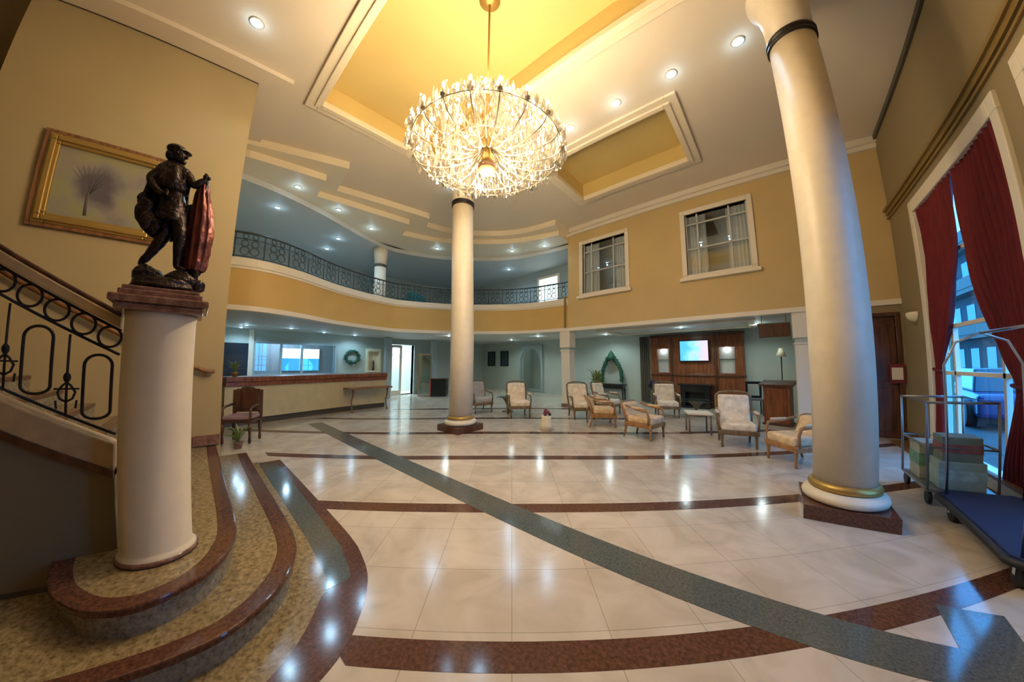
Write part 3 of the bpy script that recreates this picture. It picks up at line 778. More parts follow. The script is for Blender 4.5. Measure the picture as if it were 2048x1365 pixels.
def post(x, y, label, s=.19, h=2.72):
    t = thing('lounge_post', label, 'column', (x, y, 0))
    b = NB(); box(b, -s, s, -s, s, 0, .12); obj('plinth', b, 'marble_brown', t, .005)
    b = NB(); box(b, -s*.85, s*.85, -s*.85, s*.85, .12, 1.95); obj('shaft', b, 'white', t, .01)
    b = NB(); box(b, -s*.95, s*.95, -s*.95, s*.95, 1.95, 2.0); box(b, -s, s, -s, s, 2.1, h-.01); obj('capital', b, 'white', t, .008)
    b = NB(); box(b, -s*.8, s*.8, -s*.8, s*.8, 2.0, 2.1); obj('neck', b, 'grey_wall', t)
post(-5.45, 9.2, 'square white post holding up the far end of the picture wall', .2)
post(.72, 9.2, 'square white post beside the wooden lectern, behind the right column', .2)
def rpost(x, y, z0, z1, r, label):
    t = thing('balcony_post', label, 'column', (x, y, z0))
    b = NB(); lathe(b, [(r, 0), (r, (z1-z0)*.72)], 24); obj('shaft', b, 'white', t)
    b = NB(); lathe(b, [(r*1.05, (z1-z0)*.72), (r*1.05, (z1-z0)*.76)], 24); obj('neck_ring', b, 'plinth_dark', t)
    b = NB(); lathe(b, [(r, (z1-z0)*.76), (r*1.2, (z1-z0)*.9), (r*1.3, z1-z0-.005)], 24); obj('capital', b, 'white', t)
rpost(-10.75, 4.75, 3.3, 5.79, .2, 'round cream column standing on the balcony behind its railing')

# ================================================================== BALCONY RAIL
br = thing('balcony_railing', 'long dark iron balustrade curving along the balcony edge', 'railing', (-8.62, .3, 3.86))
fo = offset(fas, .08)
off0 = Vector((8.62, -.3, 0))
def lp(p, z): return (p[0]+8.62, p[1]-.3, z)
b = NB(); tube(b, [lp(p, .62) for p in fo], .028, 8); obj('handrail', b, 'iron_b', br)
b = NB(); tube(b, [lp(p, .07) for p in fo], .014, 6); obj('bottom_rail', b, 'iron_b', br)
b = NB(); tube(b, [lp(p, .47) for p in fo], .010, 6); obj('middle_rail', b, 'iron_b', br)
ln = [0]
for i in range(1, len(fo)): ln.append(ln[-1]+math.dist(fo[i], fo[i-1]))
def along(s):
    for i in range(1, len(ln)):
        if ln[i] >= s:
            t = (s-ln[i-1])/(ln[i]-ln[i-1]); a, c = Vector(fo[i-1]), Vector(fo[i])
            return a+(c-a)*t, (c-a).normalized()
s = .15; k = 0; proto = None; proto2 = None
while s < ln[-1]-.1:
    p, t_ = along(s); ang = math.atan2(t_.y, t_.x)
    if k % 3 == 0:
        if proto is None:
            b = NB(); tube(b, [(0, 0, 0), (0, 0, .62)], .014, 6); proto = o = obj('baluster', b, 'iron_b', br)
        else:
            o = proto.copy(); C.objects.link(o)
    else:
        if proto2 is None:
            b = NB()
            for zc, rr in ((.20, .085), (.37, .07)):
                tube(b, [(rr*math.cos(a), 0, zc+rr*math.sin(a)*1.1) for a in [2*PI*i/14 for i in range(14)]], .011, 6, True)
            tube(b, [(.055*math.cos(a), 0, .54+.06*math.sin(a)) for a in [2*PI*i/12 for i in range(12)]], .010, 6, True)
            proto2 = o = obj('scroll', b, 'iron_b', br)
        else:
            o = proto2.copy(); C.objects.link(o)
    o.parent = br; o.location = (p.x+8.62, p.y-.3, 0); o.rotation_euler = (0, 0, ang)
    s += .19; k += 1

# ================================================================== LIGHTS
def lamp(kind, loc, e, col, size=.1, rot=None, spot=None, blend=.6):
    l = bpy.data.lights.new('light', kind); l.energy = e; l.color = col
    if kind in ('POINT', 'SPOT'): l.shadow_soft_size = size
    if kind == 'SPOT': l.spot_size = R(spot or 110); l.spot_blend = blend
    if kind == 'AREA': l.size = size
    o = bpy.data.objects.new('light', l); C.objects.link(o); o.location = loc
    if rot: o.rotation_euler = rot
    return o
COOL = (.45, .74, 1.0); WARM = (1, .78, .50); WHITE = (1, .9, .75)
proto_dl = None
def downlight(x, y, z, label, group, e=30, col=COOL, spot=120, m='cool', r=.06, halo=1.0):
    t = thing('downlight', label, 'ceiling light', (x, y, z), 0, group)
    b = NB(); lathe(b, [(r+.035, 0), (r+.035, -.012), (r, -.02), (r, -.004)], 24); obj('trim_ring', b, 'white', t)
    b = NB(); lathe(b, [(r*.98, -.001), (r*.98, -.014), (r*.6, -.022), (0, -.024)], 20); obj('lamp', b, m, t)
    if e:
        lamp('SPOT', (x, y, z-.04), e, col, .08, None, spot)
        lamp('POINT', (x, y, z-.13), halo, col, .03)
main = [(.12, 4.93), (-.86, 4.93), (-1.83, 4.93), (-2.8, 4.93), (-3.85, 4.93), (-5.62, 5.08), (-6.26, 4.62), (-4.87, .07)]
lab = ['recessed downlight in the lobby ceiling beside the capital of the right column',
 'recessed downlight between the right column and the small ceiling tray, second in the row',
 'recessed downlight between the two golden ceiling trays, third from the right column',
 'recessed downlight at the right edge of the chandelier, fourth from the right column',
 'recessed downlight hidden behind the middle of the chandelier',
 'recessed downlight right beside the capital of the middle column',
 'recessed downlight on the far side of the middle column capital',
 'recessed downlight at upper left, above the left wall and painting']
for (x, y), l in zip(main, lab):
    downlight(x, y, ZC, l, 'downlights of the high lobby ceiling', e=24, halo=1.2)
for (x, y), l in zip([(-3.0, -3.0), (0, -3.0)], ['recessed downlight behind the viewer on the stair side', 'recessed downlight behind the viewer on the window side']):
    downlight(x, y, ZC, l, 'downlights of the high lobby ceiling', e=8, col=WHITE, halo=.3)
bl = [(-8.56, 1.57, 5.95, 'nearest the left wall, on the first step of the balcony ceiling'), (-9.06, 2.72, 5.95, 'second along the balcony edge from the left wall'),
 (-9.6, 3.9, 5.95, 'above the round balcony column'), (-9.42, 6.3, 5.95, 'just left of the middle column as seen over the balcony'),
 (-7.4, 8.35, 5.95, 'right of the middle column over the balcony edge'), (-6.17, 8.8, 5.95, 'last of the balcony edge, by the picture wall'),
 (-9.8, 1.36, 5.8, 'deeper over the balcony, nearest the left wall'), (-10.86, 3.31, 5.8, 'deeper over the balcony with a wide blue glow'),
 (-12.15, 3.33, 5.8, 'against the back wall of the balcony'), (-8.68, 9.58, 5.8, 'deep over the far end of the balcony')]
for x, y, z, l in bl:
    downlight(x, y, z, 'small recessed downlight '+l, 'downlights over the balcony', e=50, r=.05, spot=160, halo=1.2)
for x, y, l in [(-12.9, 1.06, 'at the left end of the reception'), (-12.0, 1.12, 'second at the left end of the reception'), (-12.0, 2.34, 'over the middle of the reception desk'),
   (-12.6, 3.52, 'over the right half of the reception desk'), (-12.9, 4.75, 'beside the green wreath')]:
    downlight(x, y, 2.72, 'small recessed downlight '+l, 'downlights over the reception', e=45, r=.05, spot=160, halo=1.5)
for x, y, l in [(-10.3, 7.5, 'in the soffit near the corridor door'), (-7.5, 10.2, 'in the soffit before the arched opening'), (-5.0, 11.4, 'in front of the arched green decoration'),
   (-2.2, 10.8, 'in the lounge coffer before the television'), (-.2, 11.0, 'in the lounge coffer near the lectern'), (-9.8, 11.0, 'in the soffit before the two dark pictures')]:
    downlight(x, y, 2.72, 'small recessed downlight '+l, 'downlights over the lounge', e=65, r=.045, spot=160, col=(.72, .92, .92), halo=2)
# corridor beyond the glazed door
cl = thing('ceiling_panel_light', 'bright white ceiling light in the corridor beyond the glazed door', 'ceiling light', (-14.5, 7.2, 3.0))
b = NB(); box(b, -.35, .35, -.5, .5, -.03, 0); obj('frame', b, 'white', cl)
b = NB(); box(b, -.3, .3, -.45, .45, -.04, -.03); obj('diffuser', b, emitter('corridor_light', (.65, .9, 1), 14), cl)
lamp('POINT', (-14.5, 2.6, 2.4), 40, (.35, .65, 1), .2)
lamp('AREA', (-14.5, 7.2, 2.9), 160, (.7, .92, 1), .7)
lamp('POINT', (-9.5, 13.5, 2.2), 8, (.8, .95, 1), .2)

# ================================================================== CHANDELIER
CX, CY = -2.58, 2.43
ch = thing('chandelier', 'huge round crystal chandelier hanging from the big golden ceiling tray', 'chandelier', (CX, CY, 6.72))
Z0 = -6.72
b = NB(); lathe(b, [(0, 0), (.14, 0), (.15, -.03), (.09, -.07), (.03, -.1), (0, -.1)], 32); obj('ceiling_rose', b, 'gold', ch)
b = NB(); tube(b, [(0, 0, -.08), (0, 0, 5.15+Z0)], .014, 8); obj('rod', b, 'gold', ch)
b = NB(); lathe(b, [(.015, 5.2), (.05, 5.14), (.02, 5.06), (.04, 4.95), (.03, 4.85), (.08, 4.72), (.04, 4.6), (.09, 4.42), (.05, 4.25), (.09, 4.12), (.05, 4.03)], 24); bmesh.ops.translate(b, verts=b.verts, vec=(0, 0, Z0)); obj('stem', b, 'gold', ch)
b = NB(); lathe(b, [(0, 3.92), (.05, 3.93), (.11, 3.97), (.13, 4.02), (.04, 4.04), (0, 4.04)], 24); bmesh.ops.translate(b, verts=b.verts, vec=(0, 0, Z0)); obj('finial', b, 'wood', ch)
arm_p = {}
def arms(n, r, zr, zh, ph):
    for i in range(n):
        a = 2*PI*i/n+ph
        key = (r, zr)
        if key not in arm_p:
            b = NB()
            pts = catmull([(.05, 0, zh), (r*.3, 0, zh-.18), (r*.65, 0, zr-.16), (r*.92, 0, zr-.10), (r, 0, zr)], 5)
            tube(b, pts, .007, 6); lathe(b, [(.012, zr-.01), (.032, zr+.0), (.036, zr+.015), (.015, zr+.02)], 12, r, 0)
            o = obj('arm', b, 'champ', ch)
            b = NB(); lathe(b, [(.012, zr+.02), (.012, zr+.09)], 10, r, 0); c = obj('candle', b, 'white', o)
            b = NB(); lathe(b, [(0, zr+.085), (.012, zr+.10), (.019, zr+.125), (.012, zr+.155), (0, zr+.175)], 10, r, 0); d = obj('bulb', b, 'bulb', o)
            arm_p[key] = (o, c, d)
        else:
            o0, c0, d0 = arm_p[key]
            o = o0.copy(); C.objects.link(o); o.parent = ch
            for q in (c0, d0):
                w = q.copy(); C.objects.link(w); w.parent = o
        o.location = (0, 0, Z0); o.rotation_euler = (0, 0, a)
arms(20, .93, 4.22, 4.28, 0); arms(14, .70, 4.42, 4.44, .1); arms(9, .42, 4.70, 4.68, .2)
def drop(b, x, y, z, l, w, a=0):
    ca, sa = math.cos(a), math.sin(a)
    mid = [b.verts.new((x+w*math.cos(a+PI*k/2), y+w*math.sin(a+PI*k/2), z-l*.65)) for k in range(4)]
    t = b.verts.new((x, y, z)); bo = b.verts.new((x, y, z-l))
    for k in range(4):
        b.faces.new((t, mid[k], mid[(k+1) % 4])); b.faces.new((bo, mid[(k+1) % 4], mid[k]))
def shell_pt():
    u_ = random.random()
    r = 1.0*random.random()**.42; a = random.random()*2*PI
    zb = max(3.98, 3.66+.56*r); zt = 5.28-1.0*r; z = zb+.12+(zt-zb-.12)*u_
    return r*math.cos(a), r*math.sin(a), z
dm = None
cam2 = Vector((-CX, -CY))
near = []
for i in range(98):
    a = 2*PI*i/98*3.7; ring = i % 4
    r, z = [(.99, 4.28), (.80, 4.44), (.62, 4.16), (.48, 4.74)][ring]
    if dm is None:
        b = NB(); drop(b, 0, 0, 0, .16, .024); sphere(b, (0, 0, .015), .012, u=8, v=6); dm = o = obj('crystal_drop', b, 'crystal', ch, fixn=True)
    else: o = dm.copy(); C.objects.link(o)
    o.parent = ch; o.location = (r*math.cos(a), r*math.sin(a), z+Z0+random.uniform(-.04, .04)); o.rotation_euler = (0, 0, a)
b = NB()
for i in range(1250):
    x, y, z = shell_pt(); drop(b, x, y, z+Z0, random.uniform(.08, .19), random.uniform(.014, .026), random.random()*3)
# bead swags between rings
o = obj('crystal_beads', b, 'crystal', ch); o['kind'] = 'stuff'
for n_, r, z in ((0, .93, 4.21), (1, .70, 4.41), (2, .42, 4.69), (3, .6, 4.10)):
    b = NB(); tube(b, [(r*math.cos(a), r*math.sin(a), z+Z0-.01) for a in [2*PI*i/48 for i in range(48)]], .006, 6, True); obj('ring', b, 'champ', ch)
for k in range(10):
    a = 2*PI*(k+.5)/10; lamp('POINT', (CX+.84*math.cos(a), CY+.84*math.sin(a), 4.52), 38, WARM, .07)
lamp('POINT', (CX, CY, 5.25), 25, WARM, .12)
lamp('POINT', (CX, CY, 3.80), 130, WARM, .08)

# ================================================================== RECEPTION
desk = thing('reception_desk', 'long curved cream reception desk with a red-brown wooden top', 'desk', (-9.7, 1.0, 0))
dc = catmull([(-9.58, .53), (-9.72, 1.1), (-9.95, 1.9), (-10.2, 2.8), (-10.38, 3.7), (-10.42, 4.95)], 6)
def off_(c): return [(p[0]+9.7, p[1]-1.0) for p in c]
b = NB(); ribbon(b, off_(offset(dc, .07)), off_(offset(dc, .6)), 0, .16); obj('plinth', b, 'plinth_dark', desk)
b = NB(); ribbon(b, off_(dc), off_(offset(dc, .65)), .16, .97); obj('front_panel', b, 'counter', desk)
b = NB(); ribbon(b, off_(offset(dc, -.05)), off_(offset(dc, .7)), .97, 1.08); ribbon(b, off_(offset(dc, -.09)), off_(offset(dc, .72)), 1.08, 1.2); obj('worktop', b, 'red_wood', desk, .01)
# low console against the desk
cs = thing('console_table', 'narrow wall console with carved bracket in front of the reception desk end', 'console table', (-10.0, 4.25, 0), R(0))
b = NB(); box(b, -.32, -.02+.2, -.75, .65, .72, .77); obj('tabletop', b, 'wood', cs, .008)
for yy in (-.6, .5):
    b = NB(); tube(b, [(.1, yy, .72), (.12, yy, .55), (.0, yy, .35), (.05, yy, .12), (.1, yy, 0)], [.035, .03, .022, .02, .03], 8); obj('leg', b, 'wood', cs)
# window band behind the reception (lit back office) frames
wf = NB(); wall_x(wf, -13.55, -13.42, 1.49, 4.26, 1.09, 2.31, [(1.55, 2.32, 1.15, 2.25), (2.38, 3.0, 1.15, 2.25), (3.06, 4.2, 1.15, 2.25)]); w5 = struct('window_5', wf, 'blue_wall')
b = NB(); box(b, -13.5, -13.49, 1.55, 4.2, 1.15, 2.25); struct('pane', b, 'glass', w5)
pn = thing('display_panel', 'glowing blue and white backlit panel in the office behind the reception', 'panel', (-15.35, 3.4, 1.7))
b = NB(); box(b, 0, .03, -.75, .75, -.5, .5); obj('casing', b, 'blue_wall', pn)
b = NB(); box(b, .03, .04, -.72, .72, -.47, .05); obj('blue_field', b, emitter('panel_blue', (.05, .42, .95), 1.2), pn)
b = NB(); box(b, .03, .04, -.72, .72, .05, .47); obj('white_field', b, emitter('panel_white', (.75, .92, 1), 2.2), pn)
b = NB(); box(b, 0, .06, -.45, .45, -1.1, 1.1)
tag(obj('cabinet', b, 'black', loc=(-13.49, .9, 1.12)), 'dark cabinet against the reception wall, nearest the left wall', 'cabinet')
for o in list(C.objects):
    if o.name == 'cabinet': o.modifiers.new('b', 'BEVEL').width = .01
tk = thing('pilaster', 'slim white pilaster on the reception wall between cabinet and windows', 'pilaster', (-13.47, 1.42, 0))
b = NB(); box(b, -.03, .04, -.07, .07, 0, 2.72); obj('shaft', b, 'white', tk)
# wreath
wr = thing('wreath', 'round dark green Christmas wreath on the reception wall', 'wreath', (-13.40, 4.87, 1.82))
b = NB()
for i in range(150):
    a = random.random()*2*PI; r = .26+random.gauss(0, .035); x = random.gauss(0, .02)
    c_ = Vector((x, r*math.cos(a), r*math.sin(a))); d_ = Vector((random.gauss(0, 1), random.gauss(0, 1), random.gauss(0, 1))).normalized()*.06
    tube(b, [c_-d_, c_, c_+d_], [.004, .014, .003], 4)
tube(b, [(0, .26*math.cos(a), .26*math.sin(a)) for a in [2*PI*i/24 for i in range(24)]], .045, 8, True)
obj('greenery', b, 'green', wr)
# niche with a small figure
nc = thing('wall_niche', 'cream wall niche with a small dark figurine beside the corridor', 'niche', (-13.49, 5.75, 1.15))
b = NB(); wall_x(b, 0, .16, -.32, .32, 0, 1.05, [(-.24, .24, .08, .92)]); box(b, 0, .02, -.3, .3, .05, 1.0); obj('surround', b, 'shade', nc, .008)
b = NB(); lathe(b, [(.05, .08), (.055, .2), (.035, .34), (.045, .42), (.03, .5), (0, .54)], 14, .09, 0); obj('figurine', b, 'plinth_dark', nc)
# front blocks in corridor: frame posts and red-black cabinet
for yy, l in ((6.15, 'blue grey door post on the left of the corridor'), (8.5, 'blue grey door post on the right of the corridor')):
    b = NB(); box(b, -.12, .12, -.12, .12, 0, 2.71); tag(obj('corridor_post', b, 'blue_wall', loc=(-12.9, yy, 0), bevel=.01), l, 'post')
cb = thing('bar_cabinet', 'low black cabinet with a red side standing near the middle column', 'cabinet', (-11.6, 8.0, 0), R(42))
b = NB(); box(b, -.34, .34, -.25, .25, .04, .8); obj('body', b, 'black', cb, .01)
b = NB(); box(b, -.37, .37, -.28, .28, .8, .84); obj('top', b, 'dark_wood', cb, .006)
b = NB(); box(b, -.37, -.335, -.25, .25, .06, .8); obj('side_panel', b, mat('red_lacquer', (.45, .02, .03), .4), cb)
gs = thing('screen_partition', 'frosted pale glass screen standing open beside the corridor door', 'screen', (-12.2, 7.6, 0), R(50))
b = NB(); wall_y(b, -.02, .02, -.3, .3, 0, 2.0, [(-.25, .25, .1, 1.92)]); obj('frame', b, 'steel', gs)
b = NB(); box(b, -.25, .25, -.005, .005, .1, 1.92); obj('panel', b, 'glass_t', gs)

# ---- throne-like chair and plants by the left wall corner
tc_ = thing('carved_armchair', 'dark carved wooden armchair with mauve seat beyond the left wall corner', 'chair', (-7.75, .72, 0), R(60))
b = NB(); box(b, -.28, .28, -.25, .25, .40, .45); obj('seat_frame', b, 'dark_wood', tc_, .01)
b = NB(); box(b, -.25, .25, -.24, .2, .45, .53); obj('seat_cushion', b, mat('mauve_velvet', (.30, .19, .20), .8, var=.1), tc_, .03, seg=3)
b = NB(); box(b, -.27, -.21, .2, .26, .45, 1.0); box(b, .21, .27, .2, .26, .45, 1.0); box(b, -.21, .21, .2, .25, .92, 1.02); sphere(b, (0, .225, 1.02), .1, 1.4, .3, .5); box(b, -.21, .21, .21, .25, .55, .6)
obj('back_frame', b, 'dark_wood', tc_, .01)
b = NB(); box(b, -.2, .2, .2, .245, .6, .93); obj('backrest', b, 'dark_wood', tc_, .02)
for sx in (-1, 1):
    b = NB(); tube(b, [(sx*.25, -.22, .45), (sx*.25, -.22, .66), (sx*.25, -.1, .7), (sx*.25, .2, .72)], .025, 8); obj('armrest', b, 'dark_wood', tc_)
for sx in (-1, 1):
    for sy in (-.21, .21):
        b = NB(); lathe(b, [(.02, 0), (.028, .05), (.018, .15), (.032, .28), (.03, .4)], 12, sx*.24, sy); obj('leg', b, 'dark_wood', tc_)
def plant(name, loc, label, cat, s=1., n=26, potm='marble_brown', spread=1.):
    t = thing(name, label, cat, loc)
    b = NB(); lathe(b, [(.09*s, 0), (.13*s, .16*s), (.14*s, .2*s), (.12*s, .2*s), (.11*s, .17*s), (0, .17*s)], 18); obj('pot', b, potm, t)
    b = NB()
    for i in range(n):
        a = random.random()*2*PI; e = random.uniform(.1, .5)*s*spread; h = random.uniform(.2, .55)*s
        p = [Vector((0, 0, .17*s)), Vector((e*.4*math.cos(a), e*.4*math.sin(a), .17*s+h*.8)), Vector((e*math.cos(a), e*math.sin(a), .17*s+h))]
        w = .02*s; side = Vector((-math.sin(a), math.cos(a), 0))
        q = catmull(p, 4); L_ = []
        for j, c_ in enumerate(q):
            ww = w*math.sin(PI*(j+.6)/(len(q)+.2)); c_ = Vector(c_); L_.append((b.verts.new(c_-side*ww), b.verts.new(c_+side*ww)))
        for j in range(len(L_)-1): b.faces.new((L_[j][0], L_[j][1], L_[j+1][1], L_[j+1][0]))
    o = obj('leaves', b, 'leaf', t, fixn=False); o.modifiers.new('t', 'SOLIDIFY').thickness = .003
    return t
plant('potted_plant', (-7.15, .62, 0), 'small potted plant on the floor in front of the carved armchair', 'potted plant', .6)
plant('potted_plant', (-9.9, .74, 1.2), 'yellowish potted plant standing on the left end of the reception desk', 'potted plant', .55, 30, 'gold')
plant('potted_plant', (-4.5, 9.45, 0), 'tall leafy potted plant behind the armchairs, right of the far post', 'potted plant', 1.9, 46, 'shade', .45)

# ================================================================== LOUNGE FURNITURE
def armchair(fab, wd, name='armchair', K=.94, BH=1.):
    t = thing(name, '', 'armchair', (0, 0, 0), 0, 'floral armchairs of the lobby lounge')
    for sx in (-1, 1):
        b = NB(); lathe(b, [(.018, 0), (.028, .04), (.022, .12), (.034, .24), (.034, .30)], 10, sx*.29, -.29); obj('leg', b, wd, t)
        b = NB(); tube(b, [(sx*.28, .34, 0), (sx*.28, .29, .16), (sx*.28, .27, .32)], [.02, .026, .03], 8); obj('leg', b, wd, t)
    b = NB(); box(b, -.34, .34, -.33, -.28, .25, .34); box(b, -.34, .34, .24, .29, .25, .34)
    box(b, -.34, -.29, -.3, .28, .25, .34); box(b, .29, .34, -.3, .28, .25, .34); obj('seat_frame', b, wd, t, .012)
    b = NB(); box(b, -.30, .30, -.33, .24, .32, .48)
    obj('seat_cushion', b, fab, t, .05, seg=4)
    for sx in (-1, 1):
        b = NB(); tube(b, [(sx*.33, -.26, .32), (sx*.34, -.28, .52), (sx*.34, -.24, .62), (sx*.34, -.02, .64), (sx*.32, .26, .70)], [.022, .022, .028, .028, .022], 8); obj('armrest', b, wd, t)
        b = NB(); box(b, sx*.34-.03, sx*.34+.03, -.2, .1, .645, .69); obj('arm_pad', b, fab, t, .018, seg=3)
    # raked back: sheared box
    b = NB(); vs = box(b, -.29, .29, .18, .29, .44, .98)
    for v in b.verts: v.co.y += (v.co.z-.44)*.22
    obj('back_cushion', b, fab, t, .05, seg=4)
    b = NB(); tube(b, [(-.30, .25, .32), (-.32, .30, .6), (-.32, .375, .95), (-.26, .39, 1.01), (-.1, .4, 1.04), (.1, .4, 1.04), (.26, .39, 1.01), (.32, .375, .95), (.32, .30, .6), (.30, .25, .32)], .024, 8); obj('back_frame', b, wd, t)
    for c_ in ALL_CHILDREN(t):
        for v in c_.data.vertices:
            if 'back' in c_.name and v.co.z > .5: v.co.z = .5+(v.co.z-.5)*BH
            v.co *= K
    return t
def face(p, deg=0.):
    f = Vector((-p[0], -p[1])).normalized(); a = math.atan2(f.x, -f.y)
    return a+R(deg)
ac = armchair('cream_fab', 'chair_wood'); ac['label'] = 'cream floral armchair in front of the television wall, facing the viewer'
def put(root, x, y, deg, z=0): root.location = (x, y, z); root.rotation_euler = (0, 0, face((x, y), deg))
put(ac, -.52, 7.0, 8)
G = 'floral armchairs of the lobby lounge'
for x, y, deg, l in [(-5.62, 6.62, 12, 'cream floral armchair right of the middle column, beside the round glass table'),
                     (-4.15, 7.65, 18, 'cream floral armchair just right of the far square post'),
                     (-2.42, 9.6, 10, 'cream floral armchair farthest back, below the television wall'),
                     (-3.9, 8.8, 60, 'cream floral armchair turned sideways below the green arched decoration')]:
    dup(ac, (x, y, 0), face((x, y), deg), l, G)
tn = armchair('tan_fab', 'orange_wood', BH=.5); tn['label'] = 'nearest armchair of the middle group, orange wood, turned to the right'
put(tn, -2.12, 6.62, 62)
dup(tn, (.36, 6.25, 0), face((.36, 6.25), -48), 'tan armchair half hidden behind the right column, turned left', G)
dup(tn, (-3.3, 7.1, 0), face((-3.3, 7.1), 100), 'tan armchair with orange wood seen from its side, left of the nearest one', G)
gy = armchair('grey_fab', 'chair_wood'); gy['label'] = 'grey armchair partly hidden behind the middle column'
put(gy, -7.0, 6.35, 25)
def round_table(x, y, r, h, label, m='glass_t'):
    t = thing('coffee_table', label, 'coffee table', (x, y, 0))
    b = NB(); lathe(b, [(r, h-.015), (r, h)], 36); obj('tabletop', b, m, t)
    b = NB(); lathe(b, [(r*.5, 0), (r*.5, .02), (.06, .05), (.04, .15), (.07, h*.6), (r*.5, h-.02)], 20); obj('pedestal', b, 'chair_wood', t)
round_table(-6.35, 6.95, .36, .46, 'round glass coffee table between the grey armchair and a cream one')
round_table(-1.75, 10.2, .45, .45, 'round glass coffee table in front of the black fireplace')
round_table(-3.45, 6.1, .01, .4, 'x') if False else None
st_ = thing('side_table', 'small square cream side table in the middle armchair group', 'side table', (-1.30, 7.75, 0), R(20))
b = NB(); box(b, -.25, .25, -.25, .25, .42, .46); obj('tabletop', b, 'white', st_, .008)
for sx in (-1, 1):
    for sy in (-1, 1):
        b = NB(); tube(b, [(sx*.21, sy*.21, 0), (sx*.21, sy*.21, .42)], .02, 8); obj('leg', b, 'chair_wood', st_)
bn = thing('planter', 'beige tapered planter on the floor between the middle column and the armchairs', 'planter', (-4.02, 5.75, 0))
b = NB(); lathe(b, [(.17, 0), (.15, .12), (.11, .28), (.12, .32), (.10, .32), (.09, .28), (0, .27)], 24); obj('pot', b, 'shade', bn)
b = NB()
for i in range(16): sphere(b, (random.gauss(0, .035), random.gauss(0, .035), .34+random.random()*.1), .04, u=8, v=6)
obj('flowers', b, mat('dark_red_flowers', (.16, .04, .06), .7, var=.4, scale=20), bn)

# ---- lounge back wall
wu = thing('wall_unit', 'large dark red wooden wall unit with two lit niches around the television', 'wall unit', (-2.08, 12.38, 0))
b = NB(); wall_y(b, -.18, 0, -1.48, 1.48, .45, 2.58, [(-1.26, -.86, 1.2, 2.1), (.74, 1.2, 1.2, 2.1)]); obj('panelling', b, 'red_wood', wu, .01)
b = NB(); box(b, -1.5, 1.5, -.24, 0, 2.52, 2.62); box(b, -.8, -.72, -.22, 0, .45, 2.55); box(b, .6, .68, -.22, 0, .45, 2.55); box(b, -1.5, 1.5, -.22, 0, 1.08, 1.14); obj('moulding', b, 'dark_wood', wu, .01)
b = NB(); box(b, -1.48, 1.48, -.2, 0, 0, .45); obj('base', b, 'dark_wood', wu, .01)
for a, c in ((-1.26, -.86), (.74, 1.2)):
    b = NB(); box(b, a, c, -.03, -.01, 1.2, 2.1); n_ = obj('niche_back', b, 'soffit', wu)
    b = NB(); box(b, a, c, -.17, -.03, 1.66, 1.69); obj('shelf', b, 'glass_t', n_)
    lamp('POINT', (-2.08+(a+c)/2, 12.28, 2.02), 1.6, (.8, .95, 1), .04)
tv = thing('television', 'flat television glowing light blue on the wooden wall unit', 'television', (-2.08, 12.06, 1.99))
b = NB(); box(b, -.47, .47, 0, .06, -.38, .38); obj('casing', b, 'tv_frame', tv, .01)
b = NB(); box(b, -.44, .44, -.004, .0, -.35, .35); obj('screen', b, 'screen', tv)
b = NB(); box(b, -.1, .1, .04, .12, -.1, .1); obj('bracket', b, 'tv_frame', tv)
fp = thing('fireplace', 'black fireplace box standing before the wooden wall unit', 'fireplace', (-2.05, 12.0, 0))
b = NB(); wall_y(b, -.25, .15, -.45, .45, 0, .78, [(-.3, .3, .06, .56)]); box(b, -.4, .4, .1, .15, 0, .7); obj('body', b, 'black', fp, .01)
b = NB(); box(b, -.52, .52, -.3, .17, .78, .83); obj('mantel', b, 'black', fp, .01)
# green arch decoration on dark console
ct = thing('sideboard', 'small black console against the lounge wall under the green arched decoration', 'sideboard', (-5.15, 12.2, 0))
b = NB(); box(b, -.55, .55, -.17, .17, .62, .68); obj('top', b, 'black', ct, .006)
b = NB(); box(b, -.5, .5, -.14, .14, .48, .62); obj('drawer', b, 'black', ct, .006)
for sx in (-1, 1):
    for sy in (-1, 1):
        b = NB(); lathe(b, [(.02, 0), (.03, .3), (.035, .48)], 8, sx*.48, sy*.12); obj('leg', b, 'black', ct)
ad = thing('christmas_arch', 'dark green arched Christmas decoration standing on the black console', 'decoration', (-5.15, 12.2, .73))
b = NB(); path = catmull([(-.42, 0, .03), (-.38, 0, .5), (-.22, 0, .9), (0, 0, 1.12), (.22, 0, .9), (.38, 0, .5), (.42, 0, .03)], 8)
tube(b, path, .07, 8)
for i in range(240):
    p = Vector(random.choice(path)); d_ = Vector((random.gauss(0, 1), random.gauss(0, .6), random.gauss(0, 1))).normalized()*.13
    tube(b, [p, p+d_*.5, p+d_], [.014, .014, .003], 4)
obj('garland', b, 'green', ad)
b = NB(); lathe(b, [(.20, .95), (.17, 1.1), (.09, 1.25), (0, 1.38)], 10)
for i in range(80):
    a = random.random()*2*PI; h = random.random(); r = .15*(1-h)+.02; tube(b, [(0, 0, 1.05+h*.35), (r*math.cos(a)*1.4, r*math.sin(a), 1.0+h*.33)], [.01, .003], 4)
obj('crown', b, 'green', ad)
# two dark pictures
for x, l in ((-12.67, 'left one of two small dark portrait-format pictures on the lounge wall'), (-11.57, 'right one of two small dark portrait-format pictures on the lounge wall')):
    t = thing('picture', l, 'picture', (x, 12.37, 1.78), 0, 'pair of dark pictures')
    b = NB(); wall_y(b, -.03, .02, -.31, .31, -.44, .44, [(-.27, .27, -.4, .4)]); obj('frame', b, 'black', t)
    b = NB(); box(b, -.27, .27, -.01, .02, -.4, .4); obj('print', b, mat('dark_print', (.03, .05, .055), .3, var=.5, scale=5), t)
